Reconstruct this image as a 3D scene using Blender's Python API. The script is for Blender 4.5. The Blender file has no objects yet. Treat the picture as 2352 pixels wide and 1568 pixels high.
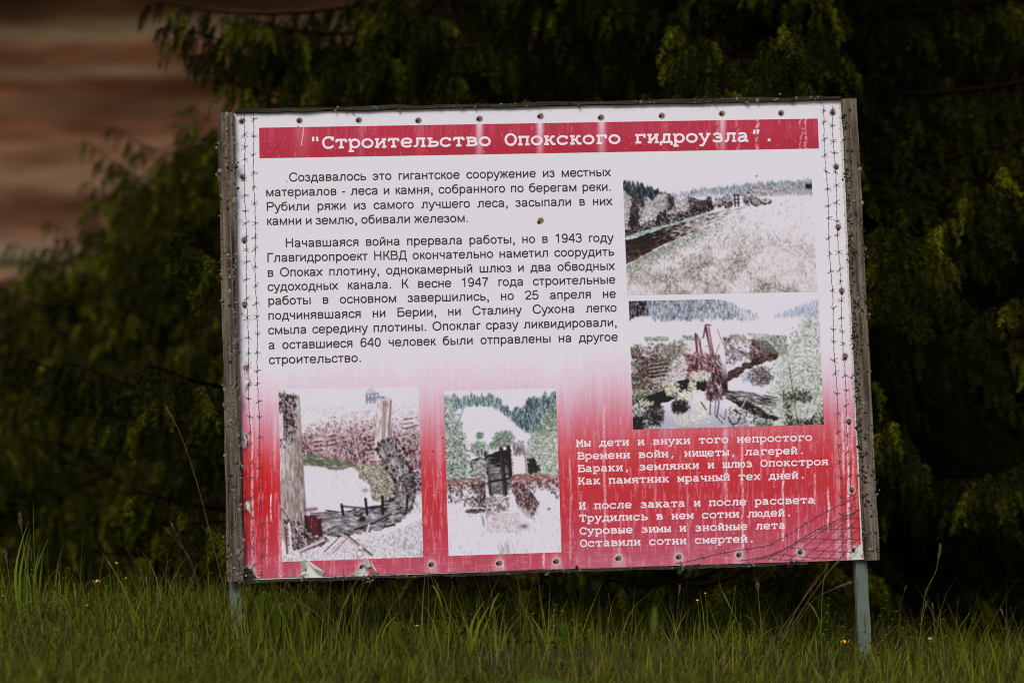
import bpy, math, random
import numpy as np
R = math.radians
sc = bpy.context.scene
col = sc.collection

# ---------------------------------------------------------------- camera
CAM = np.array((0., -7.5, .9)); FPX = 85 / 36 * 2352; PITCH = math.atan(40 / FPX)
cd = bpy.data.cameras.new('camera'); cam = bpy.data.objects.new('camera', cd); col.objects.link(cam)
cam.location = CAM; cam.rotation_euler = (R(90) + PITCH, 0, 0)
cd.lens = 85; cd.sensor_width = 36; cd.clip_start = .1; cd.clip_end = 2000
cd.dof.use_dof = True; cd.dof.focus_distance = 7.5; cd.dof.aperture_fstop = 1.9; cd.dof.aperture_blades = 9
sc.camera = cam

# ---------------------------------------------------------------- sky, sun, exposure
SUN_EL, SUN_AZ = R(48), R(205)                     # overcast: a large soft sun behind the photographer
w = bpy.data.worlds.new('World'); sc.world = w; w.use_nodes = True
nt = w.node_tree; bg = nt.nodes['Background']
sky = nt.nodes.new('ShaderNodeTexSky'); sky.sky_type = 'NISHITA'; sky.sun_disc = False
sky.sun_elevation = SUN_EL; sky.sun_rotation = SUN_AZ; sky.air_density = 1.0; sky.dust_density = 4.0; sky.ozone_density = .6
nt.links.new(sky.outputs[0], bg.inputs[0]); bg.inputs[1].default_value = .06
sl = bpy.data.lights.new('sun', 'SUN'); sl.energy = 1.3; sl.angle = R(25); sl.color = (.945, .965, .955)
so = bpy.data.objects.new('sun', sl); col.objects.link(so)
so.rotation_euler = (R(90) - SUN_EL, 0, R(180) - SUN_AZ)
sc.view_settings.view_transform = 'Standard'; sc.view_settings.look = 'None'
sc.view_settings.exposure = .6; sc.view_settings.gamma = 1
sc.cycles.use_denoising = True; sc.cycles.filter_width = 1.05; sc.cycles.max_bounces = 5; sc.cycles.diffuse_bounces = 3; sc.cycles.transparent_max_bounces = 4

# ---------------------------------------------------------------- helpers
rng = np.random.default_rng(7); random.seed(7)
KLIT = .82                                         # how bright a white sheet of base .8 comes out on the board (linear)
def lin(c):
    c = np.asarray(c, float) / 255.; return np.where(c <= .04045, c / 12.92, ((c + .055) / 1.055) ** 2.4)
def base_of(rgb): return np.clip(lin(rgb) / KLIT, 0, .95)
def at(px, py, Y):
    """point of the place at depth Y seen at (px, py) of a 2352 px wide picture"""
    d = Y - CAM[1]; f = np.array((0, math.cos(PITCH), math.sin(PITCH))); u = np.array((0, -math.sin(PITCH), math.cos(PITCH)))
    v = f + np.array((1., 0, 0)) * (px - 1176) / FPX + u * (784 - py) / FPX
    return CAM + v * d / v[1]
def tag(o, label=None, cat=None, group=None, kind=None):
    for k, v in (('label', label), ('category', cat), ('group', group), ('kind', kind)):
        if v: o[k] = v
    return o
def empty(name, loc=(0, 0, 0), rot=(0, 0, 0)):
    o = bpy.data.objects.new(name, None); col.objects.link(o); o.location = loc; o.rotation_euler = rot; o.empty_display_size = .1
    return o
def mesh_np(name, V, F, mat, parent=None, colors=None, smooth=False, mats=None, fm=None):
    """V (n,3); F an (m,k) array, or a list of such arrays"""
    V = np.asarray(V, np.float32); Fs = F if isinstance(F, list) else [F]
    Fs = [np.asarray(f, np.int32) for f in Fs if len(f)]
    me = bpy.data.meshes.new(name)
    me.vertices.add(len(V)); me.vertices.foreach_set('co', V.ravel())
    idx = np.concatenate([f.ravel() for f in Fs]); tot = np.concatenate([np.full(len(f), f.shape[1], np.int32) for f in Fs])
    st = np.concatenate(([0], np.cumsum(tot)[:-1])).astype(np.int32)
    me.loops.add(len(idx)); me.loops.foreach_set('vertex_index', idx)
    me.polygons.add(len(tot)); me.polygons.foreach_set('loop_start', st); me.polygons.foreach_set('loop_total', tot)
    me.polygons.foreach_set('use_smooth', np.full(len(tot), bool(smooth)))
    if colors is not None:
        ca = me.color_attributes.new('tint', 'FLOAT_COLOR', 'POINT')
        c4 = np.ones((len(V), 4), np.float32); c4[:, :3] = colors; ca.data.foreach_set('color', c4.ravel())
    me.update(calc_edges=True); me.validate()
    for m in (mat if isinstance(mat, (list, tuple)) else [mat]): me.materials.append(m)
    o = bpy.data.objects.new(name, me); col.objects.link(o)
    if parent is not None: o.parent = parent
    return o
class MB:
    """collects simple shapes into one mesh"""
    def __init__(s): s.v = []; s.f = {}; s.n = 0; s.c = []
    def add(s, V, F, c=None):
        V = np.asarray(V, float).reshape(-1, 3)
        for f in F: s.f.setdefault(len(f), []).append([i + s.n for i in f])
        s.v.append(V); s.n += len(V); s.c.append(np.tile(np.array(c if c is not None else (1, 1, 1), float), (len(V), 1)))
    def box(s, x0, x1, y0, y1, z0, z1, c=None):
        s.add([(x0, y0, z0), (x1, y0, z0), (x1, y1, z0), (x0, y1, z0), (x0, y0, z1), (x1, y0, z1), (x1, y1, z1), (x0, y1, z1)],
              [(0, 1, 5, 4), (1, 2, 6, 5), (2, 3, 7, 6), (3, 0, 4, 7), (4, 5, 6, 7), (3, 2, 1, 0)], c)
    def tube(s, pts, rad, n=6, c=None):
        P = np.asarray(pts, float); rad = np.broadcast_to(np.asarray(rad, float), (len(P),)); V = []
        T = np.gradient(P, axis=0)
        for p, t, r in zip(P, T, rad):
            t = t / (np.linalg.norm(t) + 1e-9); a = np.cross(t, (0, 0, 1) if abs(t[2]) < .9 else (1, 0, 0)); a /= np.linalg.norm(a); b = np.cross(t, a)
            for k in range(n): V.append(p + r * (math.cos(2 * math.pi * k / n) * a + math.sin(2 * math.pi * k / n) * b))
        F = [(i * n + k, i * n + (k + 1) % n, (i + 1) * n + (k + 1) % n, (i + 1) * n + k) for i in range(len(P) - 1) for k in range(n)]
        F += [tuple(range(n - 1, -1, -1)), tuple(range((len(P) - 1) * n, len(P) * n))]
        s.add(V, F, c)
    def strip(s, pts, wid, side, c=None, fold=0):
        """flat blade along pts; side = unit vector across"""
        P = np.asarray(pts, float); side = np.asarray(side, float); wid = np.asarray(wid, float)
        V = np.concatenate([np.stack([p - side * w_, p + side * w_]) for p, w_ in zip(P, wid)])
        s.add(V, [(2 * i, 2 * i + 1, 2 * i + 3, 2 * i + 2) for i in range(len(P) - 1)], c)
    def build(s, name, mat, parent=None, smooth=False, tint=False):
        return mesh_np(name, np.concatenate(s.v), [np.array(f) for f in s.f.values()], mat, parent, np.concatenate(s.c) if tint else None, smooth)
def material(name, color=(.5, .5, .5), rough=.7, tint=False, noise=None, bump=None, spec=.3, back=None):
    """principled material; tint multiplies in the mesh's own colour attribute; noise = (scale, dark, light[, stretch])"""
    m = bpy.data.materials.new(name); m.use_nodes = True; t = m.node_tree; b = t.nodes['Principled BSDF']
    b.inputs['Roughness'].default_value = rough; b.inputs['Specular IOR Level'].default_value = spec
    b.inputs['Base Color'].default_value = (*color, 1); src = None
    tc = t.nodes.new('ShaderNodeTexCoord'); mp = t.nodes.new('ShaderNodeMapping'); t.links.new(tc.outputs['Object'], mp.inputs[0])
    if tint:
        a = t.nodes.new('ShaderNodeAttribute'); a.attribute_name = 'tint'; src = a.outputs['Color']
    if noise:
        mp.inputs['Scale'].default_value = noise[3] if len(noise) > 3 else (1, 1, 1)
        n = t.nodes.new('ShaderNodeTexNoise'); n.inputs['Scale'].default_value = noise[0]; n.inputs['Detail'].default_value = 6; n.inputs['Roughness'].default_value = .65
        t.links.new(mp.outputs[0], n.inputs['Vector'])
        r = t.nodes.new('ShaderNodeValToRGB'); r.color_ramp.elements[0].color = (*noise[1], 1); r.color_ramp.elements[1].color = (*noise[2], 1)
        r.color_ramp.elements[0].position = .32; r.color_ramp.elements[1].position = .68
        t.links.new(n.outputs['Fac'], r.inputs[0])
        if src is not None:
            x = t.nodes.new('ShaderNodeMix'); x.data_type = 'RGBA'; x.blend_type = 'MULTIPLY'; x.inputs[0].default_value = 1
            t.links.new(src, x.inputs[6]); t.links.new(r.outputs[0], x.inputs[7]); src = x.outputs[2]
        else: src = r.outputs[0]
    if src is not None: t.links.new(src, b.inputs['Base Color'])
    if bump:
        n2 = t.nodes.new('ShaderNodeTexNoise'); n2.inputs['Scale'].default_value = bump[0]; n2.inputs['Detail'].default_value = 5
        t.links.new(mp.outputs[0], n2.inputs['Vector'])
        bp = t.nodes.new('ShaderNodeBump'); bp.inputs['Strength'].default_value = bump[1]; bp.inputs['Distance'].default_value = bump[2]
        t.links.new(n2.outputs['Fac'], bp.inputs['Height']); t.links.new(bp.outputs[0], b.inputs['Normal'])
    return m
def gz(x, y):
    """height of the ground: a grassy edge that falls away behind the board to the river"""
    x = np.asarray(x, float); y = np.asarray(y, float)
    z = -.06 * x + .022 + .02 * np.sin(x * 1.7 + y * .9) + .012 * np.sin(x * 4.1 - y * 3.3)
    d = np.maximum(y - .35, 0); d2 = np.maximum(y - 30, 0)
    z = z - .16 * d * sst(d / 1.5) - .1 * d2 * sst(d2 / 20)
    return np.maximum(z, -16)
def sst(t):
    t = np.clip(t, 0, 1); return t * t * (3 - 2 * t)
# ---------------------------------------------------------------- numpy colour fields for the printed vinyl and its four pictures
WHITE = np.array((213., 209., 217.))
def hsh(ix, iy, s):
    a = np.sin(ix * 127.1 + iy * 311.7 + s * 74.7) * 43758.5453
    return a - np.floor(a)
def vn(x, y, s=0):
    ix, iy = np.floor(x), np.floor(y); fx, fy = x - ix, y - iy
    fx = fx * fx * (3 - 2 * fx); fy = fy * fy * (3 - 2 * fy)
    a = hsh(ix, iy, s) * (1 - fx) + hsh(ix + 1, iy, s) * fx
    b = hsh(ix, iy + 1, s) * (1 - fx) + hsh(ix + 1, iy + 1, s) * fx
    return a * (1 - fy) + b * fy
def fbm(x, y, s=0, o=3):
    t, a, n = 0, 1., 0.
    for k in range(o):
        t = t + a * vn(x * 2 ** k, y * 2 ** k, s + k * 7.3); n += a; a *= .55
    return t / n
def sstep(a, b, x):
    t = np.clip((x - a) / (b - a), 0, 1); return t * t * (3 - 2 * t)
def poly(X, Y, pts):
    m = np.zeros(X.shape, bool); n = len(pts)
    for i in range(n):
        (x0, y0), (x1, y1) = pts[i], pts[(i + 1) % n]
        if y0 == y1: continue
        c = ((Y < y0) != (Y < y1)) & (X < (x1 - x0) * (Y - y0) / (y1 - y0) + x0)
        m ^= c
    return m
def seg(X, Y, pts, w, asp=1.):
    d = np.full(X.shape, 9.)
    for (x0, y0), (x1, y1) in zip(pts[:-1], pts[1:]):
        ax, ay = (x1 - x0) * asp, y1 - y0
        t = np.clip(((X - x0) * asp * ax + (Y - y0) * ay) / (ax * ax + ay * ay + 1e-12), 0, 1)
        d = np.minimum(d, np.hypot((X - x0) * asp - t * ax, Y - y0 - t * ay))
    return sstep(w, w * .45, d)
def put(C, m, col):
    m = np.asarray(m, float)[..., None]
    C[...] = C * (1 - m) + np.asarray(col, float) * m
def leafy(X, Y, f, s, dens):
    """high-contrast foliage speckle 0..1 (1 = dark) with clumps"""
    f = f * 1.35; u = X + .35 * Y; v = Y - .35 * X
    n = .45 * vn(u * f, v * f, s) + .25 * vn(u * f * .37, v * f * .37, s + 3) + .3 * vn(v * f * 1.9, u * f * 1.9, s + 5)
    return sstep(1 - dens - .1, 1 - dens + .12, n + .035)
def grid01(w, h):
    return np.meshgrid((np.arange(w) + .5) / w, (np.arange(h) + .5) / h)
class Pic:
    """a faded print built up from many small dabs of ink"""
    def __init__(s, w, h, seed):
        s.w, s.h = w, h; s.C = np.ones((h, w, 3)) * WHITE; s.X, s.Y = grid01(w, h); s.r = np.random.default_rng(seed); s.A = w / h; s.xa = s.X * s.A
    def fill(s, m, col): put(s.C, m, col)
    def poly(s, pts, col, a=1., rough=.0, f=30):
        X, Y = s.X, s.Y
        if rough: X = X + rough * (vn(s.xa * f, Y * f, len(pts)) - .5); Y = Y + rough * 1.5 * (vn(s.xa * f, s.Y * f, len(pts) + 9) - .5)
        m = poly(X, Y, pts); put(s.C, m * a, col); return m
    def line(s, pts, w, col, a=1.): put(s.C, seg(s.X, s.Y, pts, w, s.A) * a, col)
    def dabs(s, Wt, n, l, wd, ang, cols, al=.8, jit=.35):
        c = np.cumsum(np.clip(np.asarray(Wt, float), 0, None).ravel())
        if c[-1] <= 0: return
        idx = np.searchsorted(c, s.r.random(n) * c[-1]); r = s.r; cols = np.asarray(cols, float)
        ls = r.uniform(*l, n) / 2; ws = r.uniform(*wd, n); an = np.radians(ang) + r.normal(0, jit, n); ci = r.integers(0, len(cols), n); ck = r.uniform(.88, 1.1, n)
        for i in range(n):
            y, x = divmod(int(idx[i]), s.w); R_ = int(ls[i] + ws[i] + 1.5); x0, x1, y0, y1 = max(x - R_, 0), min(x + R_ + 1, s.w), max(y - R_, 0), min(y + R_ + 1, s.h)
            gx_ = np.arange(x0, x1)[None] - x; gy_ = np.arange(y0, y1)[:, None] - y; ca, sa = math.cos(an[i]), math.sin(an[i])
            u = gx_ * ca + gy_ * sa; v = -gx_ * sa + gy_ * ca; d = np.hypot(np.maximum(np.abs(u) - ls[i], 0), v)
            m = (np.clip(ws[i] + .5 - d, 0, 1) * al)[..., None]; t = s.C[y0:y1, x0:x1]; t += (np.minimum(cols[ci[i]] * ck[i], 226) - t) * m
    def done(s):
        Q = s.C
        for k in range(2):
            P = np.pad(Q, ((1, 1), (1, 1), (0, 0)), 'edge'); B = (P[:-2, 1:-1] + P[2:, 1:-1] + P[1:-1, :-2] + P[1:-1, 2:] + .7 * (P[:-2, :-2] + P[2:, 2:] + P[2:, :-2] + P[:-2, 2:])) / 6.8; Q = Q * .35 + B * .65
        return np.clip(216 - (216 - Q) * 1.3, 34, 219)
LT = [(222, 216, 221), (205, 200, 204), (214, 206, 212)]; DK = [(52, 46, 48), (66, 58, 60), (40, 34, 36)]; MD = [(132, 128, 132), (104, 100, 104), (160, 154, 158)]
GR = [(112, 130, 108), (140, 154, 132), (90, 108, 88), (166, 172, 154)]; RB = [(128, 82, 88), (98, 58, 64), (156, 116, 120), (72, 46, 50)]; BL = [(112, 128, 144), (140, 152, 166), (90, 106, 122), (170, 178, 190)]

def paint_river(w, h):
    p = Pic(w, h, 1); X, Y, xa = p.X, p.Y, p.xa
    top = np.interp(X, [0, .22, .3, .5, .7, .85, 1], [.2, .13, .11, .075, .045, .03, .02]) + .03 * vn(xa * 60, Y * 0, 2)
    m = (Y > top) & (Y < .165); p.dabs(m * sstep(.19, .08, Y), 2600, (3, 7), (.4, .8), 90, [(140, 148, 160), (112, 122, 134), (176, 180, 188), (205, 202, 208)], .6, .12)
    p.dabs((Y > .085) & (Y < .17) & (X > .64) & (Y < np.interp(X, [.64, .85, 1], [.18, .125, .11])), 700, (1, 3), (.5, 1), 90, MD + LT, .7, .8)
    p.dabs((Y > .07) & (Y < .11) & (X > .965), 60, (2, 4), (.5, .9), 0, DK, .8)
    p.dabs((Y > np.interp(X, [.7, 1], [.15, .1])) & (Y < np.interp(X, [.7, 1], [.17, .16])) & (X > .72), 120, (4, 8), (.3, .5), -18, [(176, 172, 160), (150, 146, 136)], .6, .1)
    top = np.interp(X, [0, .08, .16, .22, .27], [.0, .03, .075, .115, .16]) + .035 * vn(xa * 70, Y * 0, 8)
    m = (Y > top) & (Y < .19) & (X < .26); p.fill(m * .5, (120, 126, 132)); p.dabs(m, 1500, (3, 8), (.4, .9), 90, [(66, 74, 80), (92, 100, 106), (150, 154, 158), (54, 60, 64)], .75, .12)
    # river
    riv = [(0, .53), (.08, .5), (.15, .455), (.3, .38), (.45, .31), (.6, .265), (.64, .262), (.56, .315), (.48, .38), (.4, .44), (.3, .5), (.2, .575), (.1, .65), (0, .735)]
    m = p.poly(riv, (66, 54, 50), 1, .012)
    p.dabs(m, 900, (4, 12), (.3, .6), -14, [(46, 36, 34), (96, 84, 80), (120, 108, 104)], .6, .15); p.dabs(m * sstep(.1, .6, X), 520, (3, 10), (.3, .7), -6, LT, .8, .12); p.dabs(m * sstep(.25, 0, X) * sstep(.5, .7, Y), 260, (2, 6), (.3, .6), -10, [(140, 132, 120), (110, 100, 92)], .6, .3)
    # trees on the far shore
    xs = [0, .05, .1, .16, .2, .24, .3, .36, .42, .46, .48]
    top = np.interp(X, xs, [.09, .1, .15, .155, .13, .13, .15, .15, .15, .16, .25]) + .05 * vn(xa * 20, Y * 0, 15); bot = np.interp(X, [0, .06, .15, .25, .35, .48], [.5, .46, .42, .385, .335, .27])
    m = (Y > top) & (Y < bot) & (X < .475); rel = np.clip((Y - top) / (bot - top + 1e-6), 0, 1); lob = vn(xa * 12, Y * 5, 17)
    p.fill(m * .9, (88, 84, 86)); p.dabs(m * (.15 + sstep(.35, .95, rel)) * (1.4 - lob), 3400, (1, 3), (.5, 1.1), 60, DK, .85, 1.)
    p.dabs(m * sstep(.95, .1, rel) * sstep(.3, .75, lob), 2600, (1, 3), (.6, 1.2), 30, LT + [(176, 172, 176)], .9, 1.)
    p.dabs(m * sstep(1, .3, rel), 1300, (.5, 2), (.4, .8), 30, MD, .7, 1.); p.dabs(m * sstep(.55, 1, rel), 420, (.5, 2), (.4, .7), 30, LT, .7, 1.)
    for (x0, x1, t, b) in ((.475, .53, .17, .265), (.52, .58, .15, .265), (.63, .685, .13, .25), (.67, .73, .18, .255), (.72, .78, .19, .24)):
        q = (((X - (x0 + x1) / 2) / ((x1 - x0) / 2)) ** 2 + ((Y - (t + b) / 2) / ((b - t) / 2)) ** 2); q = np.clip(1.15 - q, 0, 1); p.dabs(q, 150, (1, 3), (.6, 1.2), 60, DK + MD, .8, 1.); p.dabs(q * sstep(b, t, Y), 70, (.5, 2), (.4, .8), 30, LT, .8, 1.)
    for x0 in (.587, .605): p.line([(x0, .15), (x0, .25)], .008, (62, 46, 44), .9)
    for y0 in (.155, .19, .22): p.line([(.582, y0), (.612, y0)], .006, (70, 52, 50), .9)
    p.dabs(seg(X, Y, [(.0, .505), (.06, .485), (.16, .43), (.3, .375), (.45, .3)], .016, p.A), 420, (1, 3), (.4, .9), 0, [(126, 152, 152), (200, 206, 206), (160, 176, 176)], .8, .6)
    # meadow
    bank = np.interp(X, [0, .1, .2, .3, .4, .48, .56, .64, .8, 1], [.735, .65, .575, .5, .44, .38, .315, .262, .15, .1]); m = Y > bank + .012
    cl = fbm(xa * 5, Y * 7, 30); dens = m * (.12 + sstep(.2, .95, Y)) * (.25 + sstep(.4, .62, cl)) * (1 - .6 * sstep(.7, .98, X) * sstep(.95, .5, Y))
    p.fill(m * .14 * sstep(.3, .9, Y), (196, 188, 180)); p.dabs(dens, 4300, (2, 5), (.3, .65), 88, [(150, 134, 128), (176, 164, 154), (124, 106, 102), (184, 176, 150), (120, 128, 108)], .62, .35); p.dabs(m * (.3 + sstep(.5, 1, Y)), 2600, (2, 4), (.3, .6), 85, LT, .7, .4)
    near = m * sstep(.17, .0, Y - bank) * sstep(.7, .2, X); p.dabs(near, 950, (1, 3.5), (.4, .8), 70, GR + [(150, 140, 134)], .7, .7)
    p.dabs(dens * sstep(.52, .7, cl) * sstep(.5, .8, Y), 800, (1, 4), (.3, .7), 80, [(112, 102, 100), (92, 84, 84), (104, 112, 94), (124, 104, 104)], .65, .6)
    for k in range(3): p.dabs(seg(X, Y, [(.95 - .04 * k, .28 + .1 * k), (.87 - .05 * k, .72)], .02, p.A), 40, (3, 7), (.3, .5), 95, [(214, 182, 166)], .5, .2)
    return p.done()

def paint_bank(w, h):
    p = Pic(w, h, 2); X, Y, xa = p.X, p.Y, p.xa
    top = np.interp(X, [0, .4, .5, .6, .68], [0, 0, .02, .08, .14]); bot = np.interp(X, [0, .05, .09, .13, .17, .22, .4, .55, .68], [.125, .1, .095, .12, .15, .135, .14, .14, .16]) + .025 * vn(xa * 60, Y * 0, 2)
    m = (Y > top) & (Y < bot) & (X < .68); p.fill(m * .45 * sstep(.75, .2, X), (150, 160, 170)); p.dabs(m * sstep(.8, .2, X), 2600, (4, 10), (.35, .8), 90, BL + [(205, 206, 212), (74, 84, 94)], .75, .1); p.dabs(m * sstep(.12, .0, X), 350, (3, 8), (.6, 1.1), 90, DK, .7, .1); p.dabs(m, 900, (2, 7), (.3, .5), 90, LT, .8, .1)
    p.dabs((Y > .13 - .1 * sstep(.76, 1, X)) & (Y < .155) & (X > .76), 300, (3, 7), (.3, .7), 90, [(150, 166, 186), (182, 192, 206), (128, 146, 168)], .6, .12)
    p.dabs(((Y > .285) & (Y < .32)) * ((X > .08) & (X < .2) | (X > .28) & (X < .34) | (X > .52) & (X < .61)), 260, (1, 3), (.4, .9), 0, GR, .75, 1.)
    bk = poly(X + .03 * (vn(xa * 20, Y * 20, 6) - .5), Y + .04 * (vn(xa * 25, Y * 25, 7) - .5), [(0, .36), (.12, .34), (.3, .33), (.42, .36), (.42, .64), (.3, .63), (.2, .69), (.1, .76), (0, .8)])
    cl = fbm(xa * 8, Y * 8, 8); p.fill(bk * .35 * sstep(.3, .55, Y), (176, 150, 154)); p.dabs(bk * (.2 + sstep(.3, .6, Y)) * (.3 + sstep(.42, .6, cl)), 2700, (1, 5), (.35, .9), 70, RB, .75, .9); p.dabs(bk * sstep(.5, .35, cl), 1300, (1, 4), (.4, .9), 50, LT, .8, 1.)
    p.dabs(bk * sstep(.3, .0, X), 900, (1, 3), (.5, 1), 50, GR[:3] + DK[:2], .75, 1.); p.dabs(seg(X, Y, [(.25, .37), (.14, .54)], .08, p.A), 460, (1, 3), (.4, .9), 50, GR, .8, 1.); p.dabs(bk * sstep(.55, .72, Y) * sstep(.35, .1, X), 500, (1, 3), (.5, 1), 50, GR + LT, .8, 1.)
    for k in range(9): p.line([(.09 + .006 * (k % 3), .5 + k * .014), (.19, .48 + k * .015)], .0035, (60, 44, 48) if k % 2 else (200, 192, 196), .85)
    p.line([(.16, .55), (.3, .36)], .004, (206, 198, 202), .8); p.line([(.18, .53), (.26, .4)], .003, (86, 62, 66), .8)
    rb = poly(X, Y, [(.49, .3), (.6, .32), (.72, .34), (.78, .44), (.66, .47), (.58, .5), (.5, .55)]); p.dabs(rb * (.2 + sstep(.42, .6, cl)), 900, (1, 6), (.35, .8), 65, RB + DK + MD, .7, .6); p.dabs(poly(X, Y, [(.62, .27), (.82, .3), (.82, .44), (.7, .45)]), 620, (1, 4), (.4, .8), 60, GR + MD, .7, .7)
    for k in range(7): p.line([(.52 + .012 * k, .36 + .01 * k), (.545 + .012 * k, .5 - .012 * k)], .004, (66, 50, 52), .7)
    m = p.poly([(.02, .79), (.1, .75), (.18, .68), (.25, .64), (.34, .62), (.46, .6), (.46, .68), (.32, .72), (.2, .78), (.1, .845), (.04, .83)], (46, 36, 38), 1, .02); p.dabs(m, 250, (3, 9), (.3, .6), -20, [(70, 58, 58), (34, 26, 28)], .6, .3)
    m = p.poly([(.5, .56), (.58, .52), (.66, .47), (.74, .435), (.78, .44), (.77, .47), (.7, .51), (.6, .56), (.56, .6), (.5, .645)], (86, 70, 68), 1, .02); p.dabs(m, 420, (3, 9), (.3, .6), -15, [(64, 52, 50), (120, 104, 100), (150, 136, 132)], .65, .3)
    q = np.clip(1 - ((X - .68) / .075) ** 2 - ((Y - .61) / .09) ** 2, 0, 1); p.dabs(q, 520, (1, 3), (.5, 1), 80, [(110, 104, 106), (84, 78, 80), (140, 134, 138)], .75, .8); q = np.clip(1 - ((X - .6) / .03) ** 2 - ((Y - .62) / .05) ** 2, 0, 1); p.dabs(q, 70, (1, 3), (.4, .8), 80, [(150, 160, 178)], .6, .8)
    m = poly(X, Y + .02 * (vn(xa * 30, Y * 30, 16) - .5), [(.04, 1), (.05, .86), (.16, .8), (.3, .78), (.46, .84), (.62, 1)]); p.fill(m * .75 * sstep(.76, 1, Y), (168, 170, 184))
    for (cx, cy, rx, ry) in ((.115, .89, .055, .1), (.25, .83, .05, .06)):
        q = np.clip(1.1 - ((X - cx) / rx) ** 2 - ((Y - cy) / ry) ** 2, 0, 1); p.dabs(q, 420, (1, 4), (.5, 1), 85, DK + MD[:2], .8, .7)
    p.dabs((X < .09) & (Y > .74), 620, (1, 3), (.5, 1), 45, [(74, 86, 68), (54, 58, 48), (120, 132, 112)] + LT[:1], .8, 1.); p.dabs((X < .05) & (Y > .9), 120, (1, 4), (.8, 1.4), 45, DK, .8, 1.)
    reg = sstep(.0, .1, X - np.interp(Y, [0, .1, .3, .5, .7, .8, 1], [1, .92, .8, .72, .7, .64, .58])); cl2 = vn(xa * 9, Y * 9, 44)
    p.fill(reg * .2 * sstep(.2, 1, Y), (176, 184, 168)); p.dabs(reg * (.25 + Y) * (.3 + cl2), 3000, (1, 3), (.4, .95), 30, GR + [(120, 138, 118)], .72, 1.); p.dabs(reg * sstep(.6, .95, Y) * sstep(.35, .7, cl2), 1100, (1, 3), (.5, 1.1), 30, [(66, 70, 58), (50, 48, 44), (84, 96, 74)], .8, 1.); p.dabs(reg * (.4 + .6 * Y), 1500, (1, 2.6), (.5, .95), 30, LT + [(196, 204, 188)], .85, 1.)
    p.poly([(.44, .27), (.485, .27), (.503, .58), (.455, .58)], (216, 209, 216)); p.fill(poly(X, Y, [(.455, .5), (.5, .48), (.503, .74), (.47, .76)]) * sstep(.46, .72, Y), (70, 62, 62))
    for pts, ww in (([(.345, .27), (.35, .42), (.345, .57)], .011), ([(.355, .28), (.385, .5)], .006), ([(.37, .3), (.365, .5)], .004), ([(.40, .22), (.425, .42), (.445, .62)], .012), ([(.415, .22), (.452, .6)], .005), ([(.385, .3), (.40, .2), (.425, .205)], .007)): p.line(pts, ww, (108, 62, 70), .9)
    p.line([(.41, .24), (.438, .58)], .004, (200, 188, 192), .9); p.line([(.46, .24), (.49, .36)], .0025, (70, 62, 64), .8); p.line([(.47, .35), (.45, .42)], .0025, (70, 62, 64), .8); p.dabs(((X > .39) & (X < .47) & (Y > .44) & (Y < .78)), 700, (4, 12), (.35, .8), 75, LT + RB + DK, .85, .4); p.dabs(((X > .33) & (X < .42) & (Y > .42) & (Y < .62)), 300, (3, 8), (.35, .7), 80, LT + RB, .8, .5)
    for (cx, cy, rx, ry, n) in ((.22, .68, .05, .04, 120), (.27, .74, .06, .05, 170), (.36, .6, .07, .05, 190), (.32, .69, .03, .07, 110), (.07, .8, .05, .03, 60), (.3, .93, .13, .06, 170), (.36, .85, .04, .08, 90), (.2, .72, .03, .03, 50)):
        q = np.clip(1 - ((X - cx) / rx) ** 2 - ((Y - cy) / ry) ** 2, 0, 1); p.dabs(q, n, (1, 3), (.7, 1.3), 30, [(222, 218, 216), (212, 210, 200), (198, 200, 180)], .9, 1.)
    p.line([(.2, .7), (.3, .8)], .0025, (60, 48, 50), .8); p.line([(.33, .62), (.29, .96)], .002, (150, 140, 136), .8)
    p.poly([(.48, .73), (.56, .78), (.66, .85), (.76, .95), (.7, .95), (.6, .87), (.5, .8)], (62, 52, 48), .85, .02); lg = poly(X, Y, [(.48, .71), (.6, .73), (.76, .78), (.74, .84), (.6, .82), (.5, .78)]); p.dabs(lg, 420, (6, 18), (.35, .8), 12, DK + LT + MD, .85, .12)
    for pts, ww in (([(.44, .76), (.43, .9), (.47, .97)], .003), ([(.38, .74), (.385, .9)], .007), ([(.39, .78), (.41, .78), (.405, .9)], .004), ([(.455, .8), (.44, .92)], .005), ([(.49, .86), (.48, .94), (.455, .9)], .003), ([(.5, .92), (.52, .98), (.55, .97), (.565, .9), (.53, .87)], .006), ([(.6, .88), (.58, .97)], .004), ([(.64, .88), (.63, .98)], .008), ([(.36, .8), (.385, .86)], .005), ([(.83, .55), (.86, .97)], .0025), ([(.56, .88), (.6, .78)], .007)): p.line(pts, ww, (56, 48, 50) if ww != .007 else (206, 198, 202), .9)
    p.dabs((X > .5) & (X < .74) & (Y > .84), 420, (1, 4), (.4, .9), 40, GR + DK + LT, .75, 1.)
    return p.done()

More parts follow.
